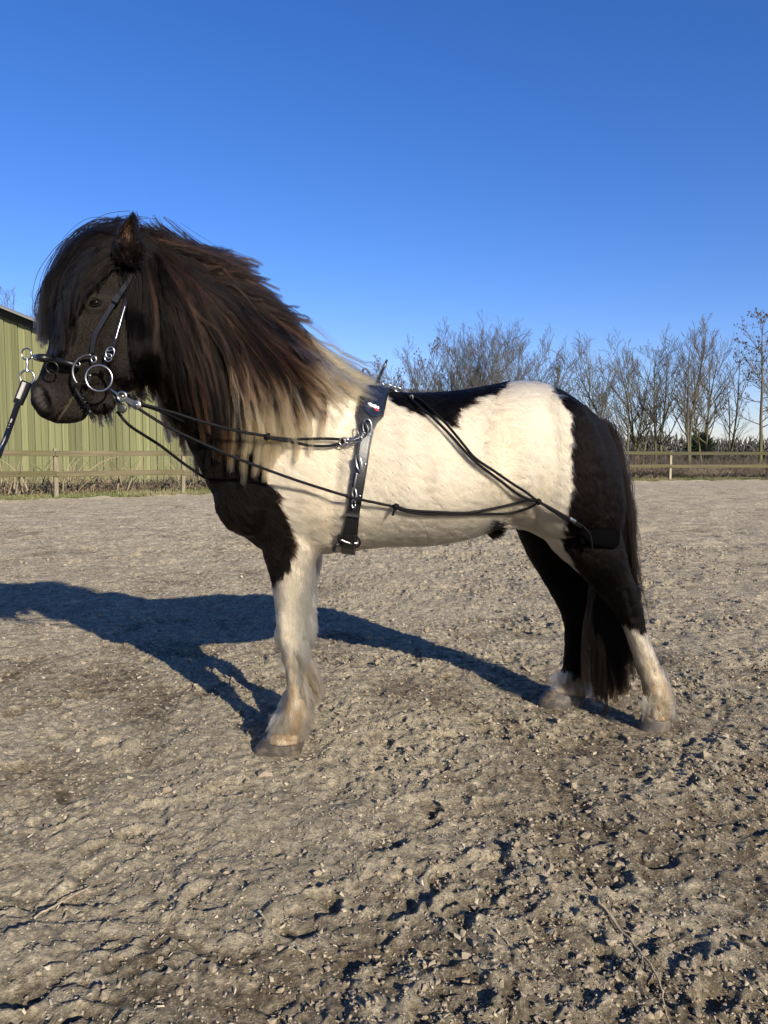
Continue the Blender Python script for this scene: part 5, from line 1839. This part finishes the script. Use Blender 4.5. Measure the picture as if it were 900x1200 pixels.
# ---- bridle
BR = empty('bridle', tuple(W(120, 400, 2.40)))
tag(BR, 'black leather bridle with shiny bit ring and padded noseband on the dark head', 'bridle')
def hp(px, py, off=0.016): return onb(px, py, off, 2.42)
strap('cheek_strap', [hp(157, 316, .03), hp(150, 330, .028), hp(143, 341, .025), hp(136, 352), hp(128, 364), hp(119, 379), hp(112, 392), hp(109, 404), hp(108, 414)], 0.016, .006, M_leather, BR)
strap('keeper', [hp(139, 346, .026), hp(134, 354, .026)], 0.021, .008, M_leather, BR, K=4)
strap('cheek_strap', [hp(158, 322, .030), hp(152, 340, .026), hp(147, 356, .022), hp(141, 378), hp(135, 400), hp(131, 409)], 0.013, .006, M_leather, BR)
tube_part('strap_glint', [hp(147, 357, .030), hp(141, 378, .024), hp(135, 399, .023)], 0.0022, M_steel, BR)  # thin steel tube added along the strap to imitate the leather's bright reflection
bk = hp(129, 413, .026)
ring_part('buckle', bk, .017, .0028, M_steel, BR, rx=.75, rot=-.35)
tube_part('buckle_bar', [bk + [-.012, 0, .004], bk + [.012, 0, .008]], .0028, M_steel, BR)
ring_part('buckle', hp(127, 419, .026), .012, .0026, M_steel, BR, rx=.9, rot=-.35)
strap('cheek_strap', [hp(128, 416, .022), hp(124, 425, .022), hp(121, 432, .024), hp(121, 437, .026)], .015, .006, M_leather, BR)
nose = [W(45, 418, 2.53), W(42.5, 418.5, 2.50), W(43, 419, 2.455), hp(50, 419.5, .022), hp(62, 421, .024), hp(76, 424, .024), hp(88, 428, .022), hp(92, 430, .018)]
tube_part('noseband', nose, [.008, .014, .0165, .0165, .0155, .0135, .011, .009], M_leather, BR, K=40, sides=10, flat=.8)
strap('noseband_plate', [hp(58, 420, .031), hp(64, 421.2, .031), hp(68, 422, .030)], .007, .002, M_steel, BR, K=5)
ring_part('rein_loop', W(61, 431, 2.405), .019, .0022, M_leather, BR, rx=1.0, nrm=(0, 1, .25))
c1 = W(105, 436, 2.395)
ring_part('noseband_ring', c1, .052, .0042, M_dull, BR, n=30, a0=math.radians(95 - 12), a1=math.radians(222), rx=1.0)
ring_part('noseband_ring', hp(110, 421, .022), .010, .0026, M_steel, BR, rx=.8)
ring_part('noseband_ring', hp(91, 427, .022), .007, .0026, M_steel, BR)
c2 = W(116, 443, 2.385)
ring_part('bit_ring', c2, .0395, .0034, M_steel, BR, nrm=(-.1, 1, 0))
tube_part('bit_mouthpiece', [c2 + [-.030, .008, .012], W(104, 448, 2.41), W(97, 450, 2.44), W(92, 452, 2.47)], .0055, M_dull, BR)
tube_part('chin_strap', [hp(87, 451, .018), hp(91, 459, .018), hp(96, 467, .018), hp(101, 475, .018), hp(106, 483, .016), W(108, 487, 2.47), W(108, 488, 2.52)], .0085, M_leather, BR, flat=.6)
for t in (0, 1, 2):
    q0 = hp(97 + t * 2.4, 468 + t * 4, .019)
    ring_part('keeper', q0, .0095, .002, M_leather, BR, nrm=(.5, 0, -1))
# browband end and poll strap under the mane
strap('poll_strap', [hp(158, 318, .03), W(160, 296, 2.46), W(158, 284, 2.50), W(160, 296, 2.56), W(158, 330, 2.60)], .024, .006, M_leather, BR, outv=(0.1, -.3, 1))

# ---- lead rope
LR = empty('lead_rope', tuple(W(30, 450, 2.44)))
tag(LR, 'dark lead line clipped to the front of the noseband and leaving the left edge', 'lead rope')
tube_part('link', [W(43, 418, 2.45), W(38, 419, 2.445), W(35, 421, 2.44)], .0022, M_steel, LR)
ring_part('ring', W(31, 415, 2.44), .0175, .0026, M_steel, LR, nrm=(.2, 1, 0))
tube_part('snap_hook', [W(31.5, 419, 2.44), W(32, 425, 2.438), W(31.5, 433, 2.438), W(32.5, 436, 2.438)], [.0028, .0034, .0040, .005], M_steel, LR)
ring_part('ring', W(32, 442, 2.44), .0215, .0034, M_steel, LR, nrm=(-.15, 1, 0))
strap('folded_end', [W(31, 447, 2.437), W(27.5, 456, 2.435), W(23, 467, 2.43), W(20.5, 473, 2.43)], [.034, .034, .033, .030], .012, M_leather, LR)
strap('webbing', [W(28.5, 448, 2.428), W(25.5, 456, 2.425), W(21, 467, 2.42)], .012, .004, M_greyweb, LR)
strap('line', [W(22, 470, 2.43), W(17, 484, 2.40), W(10, 504, 2.35), W(3, 522, 2.28), W(-12, 548, 2.18), np.array([-1.28, 2.05, .75]), np.array([-1.42, 1.95, .45]), np.array([-1.50, 1.88, .12]), np.array([-1.55, 1.84, .012]), np.array([-1.70, 1.70, .008])], .017, .008, M_leather, LR, K=60)
strap('line_inlay', [W(20, 475, 2.424), W(16, 486, 2.393), W(9, 505, 2.343), W(2.4, 522, 2.273), W(-12, 547, 2.174)], .006, .003, M_greyweb, LR, K=24)


# ---- surcingle (training roller)
SR = empty('surcingle', tuple(W(432, 540, 2.6)))
tag(SR, 'black leather training roller buckled round the white barrel behind the withers', 'surcingle')


def roller_ring():
    """closed ring of points around the barrel with outward normals"""
    cpx = 428
    C = (W(438, 455, D(438)) + W(407, 640, D(407))) / 2
    up = W(438, 455, D(438)) - W(407, 640, D(407)); up /= np.linalg.norm(up)
    out = []
    n = 96
    for i in range(n):
        a = 2 * math.pi * i / n
        d = up * math.cos(a) - LAT * math.sin(a)      # starts at the top, comes down the near side
        h = BVH.ray_cast(Vector(C), Vector(d))
        out.append((np.array(h[0]), d))
    return C, up, out


RC, RUP, RR = roller_ring()
RRp = np.array([p for p, d in RR]); 
for _ in range(3):
    RRp = (np.roll(RRp, 1, 0) + np.roll(RRp, -1, 0) + 2 * RRp) / 4
RRd = RRp - RC; RRd /= np.linalg.norm(RRd, axis=1, keepdims=True)
RPX, RPY = proj(RRp)
AX = np.array([math.cos(AL), math.sin(AL), 0]); AX -= AX @ RUP * RUP; AX /= np.linalg.norm(AX)


def roller_band(name, i0, i1, wfun, off, thick, mat, parent, sub=3, nw=7):
    K = int(round(i1 - i0)) * sub + 1
    t = np.linspace(i0, i1, K)
    gi = np.arange(97)
    P = np.stack([np.interp(t, gi, np.append(RRp[:, k], RRp[0, k])) for k in range(3)], -1)
    Dn = np.stack([np.interp(t, gi, np.append(RRd[:, k], RRd[0, k])) for k in range(3)], -1)
    Dn /= np.linalg.norm(Dn, axis=1, keepdims=True)
    V = []
    us = np.linspace(-1, 1, nw)
    for k in range(K):
        wl, wr = wfun(t[k])
        row = []
        for u in us:
            s = wl + (wr - wl) * (u + 1) / 2
            edge = thick * 0.35 * abs(u) ** 6
            row.append(P[k] + AX * s + Dn[k] * (off + thick - edge))
        for u in us[::-1]:
            s = wl + (wr - wl) * (u + 1) / 2
            row.append(P[k] + AX * s + Dn[k] * off)
        V.append(row)
    V = np.array(V); m = V.shape[1]
    F_ = np.arange(K * m).reshape(K, m); a, b = F_[:-1], F_[1:]
    F = np.stack([a, b, np.roll(b, -1, 1), np.roll(a, -1, 1)], -1).reshape(-1, 4)
    return npmesh(name, V.reshape(-1, 3), [F, F_[0][None], F_[-1][::-1][None]], mat, parent, smooth=False)


def row_at(py):
    """ring index (float) on the near side where the projected height equals py"""
    k = np.arange(0, 48)
    return float(np.interp(py, RPY[k], k))


def px_to_s(i, px):
    """offset along the horse of pixel column px at ring index i"""
    y = np.interp(i, np.arange(96), RRp[:, 1]); x = np.interp(i, np.arange(96), RPX)
    return (px - x) / 900.0 * y / AX[0]


EDGE = [(455, 424, 455), (459, 423, 455), (470, 422, 452.5), (491, 419, 448), (499, 421, 441), (509, 421.5, 436.5), (525, 419, 433), (565, 413, 427), (600, 407, 421), (628, 401.5, 419), (640, 401, 417)]


def wf(t):
    py = np.interp(t % 96, np.arange(96), RPY)
    tt = t % 96
    if tt > 48: py = np.interp(96 - tt, np.arange(48), RPY[:48])
    xl = np.interp(py, [e[0] for e in EDGE], [e[1] for e in EDGE]); xr = np.interp(py, [e[0] for e in EDGE], [e[2] for e in EDGE])
    i = tt if tt <= 48 else 96 - tt
    return px_to_s(i, xl), px_to_s(i, xr)


OFF = 0.014
roller_band('girth_strap', 0, 96, wf, OFF, .005, M_leather, SR, sub=2)
i_top = row_at(462); i_p0 = max(1.5, row_at(461)); i_p1 = row_at(495)


def wpad(t):
    py = np.interp(t, np.arange(48), RPY[:48])
    xl = np.interp(py, [456, 470, 488, 494], [428, 427, 424, 431]); xr = np.interp(py, [456, 470, 488, 491.5, 495], [452, 450, 446.5, 444, 436])
    return px_to_s(t, xl), px_to_s(t, xr)


roller_band('pad', i_p0, i_p1, wpad, OFF + .005, .006, M_padnavy, SR, sub=6)


def rp(px, py, off=.02):
    i = row_at(py)
    p = np.array([np.interp(i, np.arange(96), RRp[:, k]) for k in range(3)]); d = np.array([np.interp(i, np.arange(96), RRd[:, k]) for k in range(3)])
    q = W(px, py, p[1])
    s = px_to_s(i, px)
    return p + AX * s + d * off


def emblem():
    y0 = OFF + .0125
    def patch(name, pts, mat):
        P = np.array([rp(x, y, y0) for x, y in pts]); Q = np.array([rp(x, y, y0 - .0015) for x, y in pts])
        n = len(P)
        a = np.arange(n); F = np.stack([a, (a + 1) % n, (a + 1) % n + n, a + n], -1)
        npmesh(name, np.vstack([P, Q]), [np.arange(n)[None][:, ::-1], F] if n != 4 else [np.vstack([np.arange(4)[None][:, ::-1], F])], mat, SR, smooth=False)
    patch('emblem', [(429.0, 482.0), (432.5, 481.0), (434.5, 482.6), (438.5, 482.4), (440.5, 485.2), (438.0, 486.0), (434.5, 485.0), (431.5, 484.4)], M_silverprint)
    patch('emblem', [(439.5, 484.0), (441.8, 483.2), (442.0, 485.6), (440.5, 486.4)], M_silverprint)
    patch('emblem', [(434.5, 485.6), (438.5, 486.8), (441.5, 486.6), (442.5, 488.6), (438.5, 488.4)], M_redprint)
emblem()
# rings, studs, keepers down the near side
ring_part('d_ring', rp(428, 508, .03), .026, .0030, M_steel, SR, rx=.55, rot=0)
ring_part('d_ring', rp(423, 512, .03), .024, .0026, M_dull, SR, rx=.8, nrm=(.4, 1, 0))
strap('keeper', [rp(429, 500, .026), rp(428, 506, .036), rp(427.5, 513, .026)], .018, .006, M_leather, SR, K=9)
for (x, y) in ((427, 509), (426.5, 546), (421, 580)):
    v, f = ellipsoid(rp(x, y, .038 if y < 520 else .020), np.array([.0045, .003, .0045]), 0, 8)
    npmesh('stud', v, f, M_steel, SR)
strap('stud_plate', [rp(434, 507, .0205), rp(433, 515, .0205)], .016, .002, M_steel, SR, K=4)
ring_part('stud', rp(433.5, 511, .0225), .0055, .0016, M_dull, SR)
ring_part('d_ring', rp(419, 546, .03), .028, .0030, M_steel, SR, rx=.35, nrm=(.5, 1, 0), rot=.2)
tube_part('link', [rp(417, 556, .028), rp(415, 566, .03), rp(414, 575, .028)], .0035, M_steel, SR)
ring_part('d_ring', rp(414.5, 578, .03), .022, .0030, M_steel, SR, rx=.35, nrm=(.5, 1, 0), rot=.1)
ring_part('d_ring', rp(414, 588, .028), .016, .0026, M_steel, SR, rx=.4, nrm=(.5, 1, 0))
strap('keeper', [rp(405, 600.5, .024), rp(421, 600.5, .024)], .012, .010, M_leather, SR, K=4)
tube_part('buckle', [rp(400, 627.5, .026), rp(410, 628.5, .030), rp(419.5, 628.5, .026)], .0042, M_steel, SR)
tube_part('buckle', [rp(398, 624, .018), rp(397.5, 630, .022), rp(401, 635, .022)], .0042, M_leather, SR)
tube_part('buckle', [rp(420, 625, .018), rp(422.5, 629, .022), rp(419, 634, .022)], .0042, M_leather, SR)
strap('girth_end', [rp(409, 622, .024), rp(409, 632, .030), rp(409, 640, .022)], .048, .007, M_leather, SR, K=8, outv=(0, -1, 0))
tube_part('billet_end', [rp(402, 633, .02), W(396, 638, 2.66), W(392, 641, 2.66), W(391.5, 646, 2.665)], .006, M_leather, SR, flat=.5)
# grip on top of the roller
yt = D(438)
tube_part('grip_handle', [W(425, 450, yt - .02), W(424.5, 440, yt - .01), W(425.5, 433.5, yt), W(429, 432.5, yt + .005), W(433, 438, yt + .01), W(435.5, 446, yt + .015)], .0042, M_leather, SR)
tube_part('grip_post', [W(438, 456, yt - .03), W(442, 448, yt - .035), W(447, 437, yt - .04), W(451, 428, yt - .04), W(453.6, 421.5, yt - .04)], [.007, .0062, .0052, .0048, .0042], M_leather, SR)
tube_part('tip_ferrule', [W(450.6, 428.6, yt - .0405), W(451.8, 426, yt - .0405)], .0056, M_steel, SR)
for (x, y, r_) in ((441, 455, .010), (446, 452, .012), (448, 456, .009)):
    ring_part('top_ring', W(x, y, yt - .05), r_, .0028, M_steel, SR, nrm=(.3, 1, .2))

# ---- lungeing aid: cords from the bit to roller and round the quarters
LA = empty('training_rein', tuple(W(460, 590, 2.6)))
tag(LA, 'thin black training cords running from the bit along the flank to a fleece sleeve', 'training rein')
CR = 0.0048


def cord(name, pts, r=CR, K=None):
    """pts: (px,py,Y) or (px,py,None) for lying just off the coat"""
    raw = []
    for (x, y, Y) in pts:
        if Y is None:
            s = surfY(x, y); Y = (s if s is not None else D(x)) - 0.026
        raw.append([x, y, Y])
    raw = np.array(raw, float)
    K = K or max(12, len(pts) * 8)
    q = resample(raw, K)
    # never dip into the body
    for i in range(K):
        s = surfY(q[i, 0], q[i, 1])
        if s is not None and q[i, 2] < 3.05: q[i, 2] = min(q[i, 2], s - 0.022)
    P = Wv(q[:, 0], q[:, 1], q[:, 2])
    v, f = tubes(P, np.full(K, r), 8, caps=True)
    return npmesh(name, v, f, M_cord, LA)


cord('rein_cord', [(160, 472, 2.37), (200, 482.5, 2.40), (240, 495, 2.44), (283, 506, 2.49), (313, 511, 2.52)])
cord('rein_cord', [(313, 512, 2.52), (343, 514.5, 2.55), (380, 514, None), (398, 515, None), (403, 517, None)])
cord('rein_cord', [(313, 513, 2.52), (343, 518, 2.55), (362, 522, None), (385, 522.5, None), (400, 519, None), (403, 517, None)])
cord('rein_cord', [(158, 476, 2.37), (178, 489, 2.385), (200, 502, 2.40), (243, 522, 2.43), (280, 538, 2.46), (317, 552, 2.50), (360, 567, 2.54), (413, 583, 2.56), (463, 594, None)])
cord('rein_cord', [(463, 593, None), (480, 598, None), (510, 600, None), (547, 601, None), (573, 597, None), (600, 591, None), (618, 586.5, None), (631, 588, None)])
cord('rein_cord', [(463, 595, None), (480, 600, None), (505, 602.5, None), (550, 602.5, None), (592, 602, None), (612, 598, None), (624, 593, None), (631, 588, None)])
cord('rein_cord', [(137, 482, 2.40), (151, 498, 2.42), (172, 512, 2.48), (189, 523, 2.53), (215, 543, 2.60), (240, 560, 2.68), (246, 564, 2.80)])
cord('rein_cord', [(163, 474, 2.40), (180, 479, 2.44), (200, 487, 2.50), (222, 497, 2.58)])
cord('rear_cord', [(482, 464, None), (493, 469, None), (509, 483, None), (525, 499, None), (544, 522, None), (557, 537, None), (579, 552, None), (600, 566.5, None), (615, 576, None), (631, 588, None)])
cord('rear_cord', [(480, 466, None), (490, 475, None), (509, 491, None), (530, 512, None), (546, 530, None), (560, 543.5, None), (583, 561, None), (606, 578.5, None), (620, 585, None), (631, 588, None)])
cord('rear_cord', [(448, 455, 2.80), (458, 457, 2.78), (469, 460, None), (482, 465, None)], CR * .9)
cord('rear_cord', [(631, 588, None), (648, 597, None), (664, 606, None), (684, 617.5, None)], CR * 1.15)
cord('rear_cord', [(631, 587, None), (648, 599, None), (662, 608, None), (684, 619, None)], CR * 1.05)


def knot(px, py, r=.011, tails=()):
    p = onb(px, py, .03, 2.53) if px > 330 else W(px, py, 2.52)
    parts = []
    for k in range(3):
        a = np.arange(16) * 2 * math.pi / 16
        nrm = np.array([math.cos(k * 1.1), .3, math.sin(k * 1.1)]); nrm /= np.linalg.norm(nrm)
        u = np.cross(nrm, [0, 1, 0.01]); u /= np.linalg.norm(u); w_ = np.cross(nrm, u)
        q = p + r * .75 * (np.cos(a)[:, None] * u + np.sin(a)[:, None] * w_)
        parts.append(tubes(q, np.full(16, .0048), 7, closed=True))
    v, f = join([(a_, b_) for a_, b_ in parts])
    npmesh('knot', v, f, M_cord, LA)
    for (dx, dy) in tails:
        P = np.array([p, p + [dx * .0015, -.006, -dy * .0015], p + [dx * .003, -.004, -dy * .003]])
        v, f = tubes(resample(P, 8), np.full(8, .0045), 7, caps=True)
        npmesh('knot_tail', v, f, M_cord, LA)


knot(313, 512, .011, ((3, -3.5),))
knot(464, 594, .011, ((-4, 9.5),))
knot(631, 588, .011)
# metalwork
for t in ((403, 517.5, 2), (411, 517, 1), (419, 514.5, 1)):
    p = onb(t[0], t[1], .032)
    ring_part('snap_hook', p, .0125 if t[2] == 2 else .010, .0028, M_steel, LA, rx=1.3 if t[2] == 2 else 1.5, nrm=(.1, 1, .1), rot=.15)
tube_part('snap_hook', [onb(405, 517, .034), onb(412, 516, .036), onb(421, 513, .038)], [.0035, .005, .0035], M_steel, LA)
tube_part('snap_hook', [W(130, 456, 2.38), W(134, 459, 2.375), W(139, 463, 2.372)], [.003, .0045, .004], M_steel, LA)
ring_part('swivel', W(143, 464.5, 2.37), .0135, .0042, M_steel, LA, nrm=(.1, 1, .1))
v, f = ellipsoid(W(143, 464.5, 2.372), np.array([.007, .004, .007]), 0, 10); npmesh('swivel', v, f, M_dull, LA)
strap('pulley_plate', [W(147, 467, 2.37), W(153, 470.5, 2.37), W(160, 474, 2.37)], [.016, .018, .020], .005, M_dull, LA, K=8)
v, f = ellipsoid(W(160, 474.5, 2.371), np.array([.0155, .005, .0155]), 0, 14); npmesh('pulley', v, f, M_dull, LA)
v, f = ellipsoid(W(160, 474.5, 2.366), np.array([.004, .003, .004]), 0, 8); npmesh('pulley_rivet', v, f, M_steel, LA)
v, f = ellipsoid(W(143, 478.5, 2.385), np.array([.0155, .005, .0155]), 0, 14); npmesh('pulley', v, f, simple('dark_disc', (0.03, 0.028, 0.024), .45, metal=.4), LA)
tube_part('snap_hook', [W(129, 457, 2.39), W(134, 466, 2.388), W(139, 474, 2.386)], .0055, M_leather, LA)
for (x, y) in ((455, 453), (461, 455.5), (466, 456.5)):
    ring_part('back_snap', W(x, y, 2.79), .008, .0032, M_steel, LA, rx=1.5, nrm=(0, 1, .3), rot=-.2)
ring_part('back_ring', onb(482, 466, .03), .009, .002, M_dull, LA, rx=.6)
tube_part('ferrule', [onb(668, 607.5, .03), onb(674, 611, .03)], .0072, M_steel, LA)


def fleece():
    """fleece covered strap from the near thigh round behind the buttocks"""
    st = [(678, 629, 9, .02), (688, 629, 14, .026), (700, 629.5, 12.5, .03), (712, 630.5, 11, .03), (718, 631, 10, .02)]
    C = []
    for (x, y, h, o) in st:
        s = surfY(x, y)
        s = (s if s is not None else 2.95) - o * .5
        C.append((W(x, y, s), h / 900 * 2.9))
    last = C[-1][0]
    C.append((last + [.028, .07, 0.0], .030)); C.append((last + [.040, .16, .0], .030)); C.append((last + [.020, .27, .0], .030)); C.append((last + [-.04, .36, 0], .028))
    rings = []
    cs = np.array([c for c, _ in C]); hs = np.array([h for _, h in C])
    cs = resample(cs, 40); hs = resample(hs[:, None], 40)[:, 0]
    T = np.gradient(cs, axis=0); T /= np.linalg.norm(T, axis=1, keepdims=True)
    for k in range(40):
        up = np.array([0, 0, 1.0]); up -= up @ T[k] * T[k]; up /= np.linalg.norm(up); sd = np.cross(T[k], up)
        rings.append(sring(cs[k], up * hs[k], sd * .020, 28, 2.6))
    v, f = loft(rings, 1)
    v = v + 0.0012 * np.stack([vnoise(v[:, 0] * 90, v[:, 1] * 90, v[:, 2] * 90, i) for i in (1, 2, 3)], -1)
    npmesh('fleece_sleeve', v, f, M_fleece, LA)
    rng = np.random.default_rng(9)
    m = 9000
    k = rng.integers(0, len(v) - 2, m)
    c = cs[np.clip(k // 28, 0, 39)]
    d = v[k] - c; d /= np.linalg.norm(d, axis=1, keepdims=True) + 1e-9; d += rng.normal(0, .6, (m, 3))
    p = v[k] + rng.normal(0, .002, (m, 3))
    P = p[:, None] + d[:, None] * np.linspace(0, 1, 3)[None, :, None] * rng.uniform(.003, .008, (m, 1, 1))


fleece()
tube_part('sleeve_cord', [onb(684, 618, .045), onb(690, 624, .05), onb(693, 634, .05), onb(694, 642, .035)], .004, M_cord, LA)
print('done')
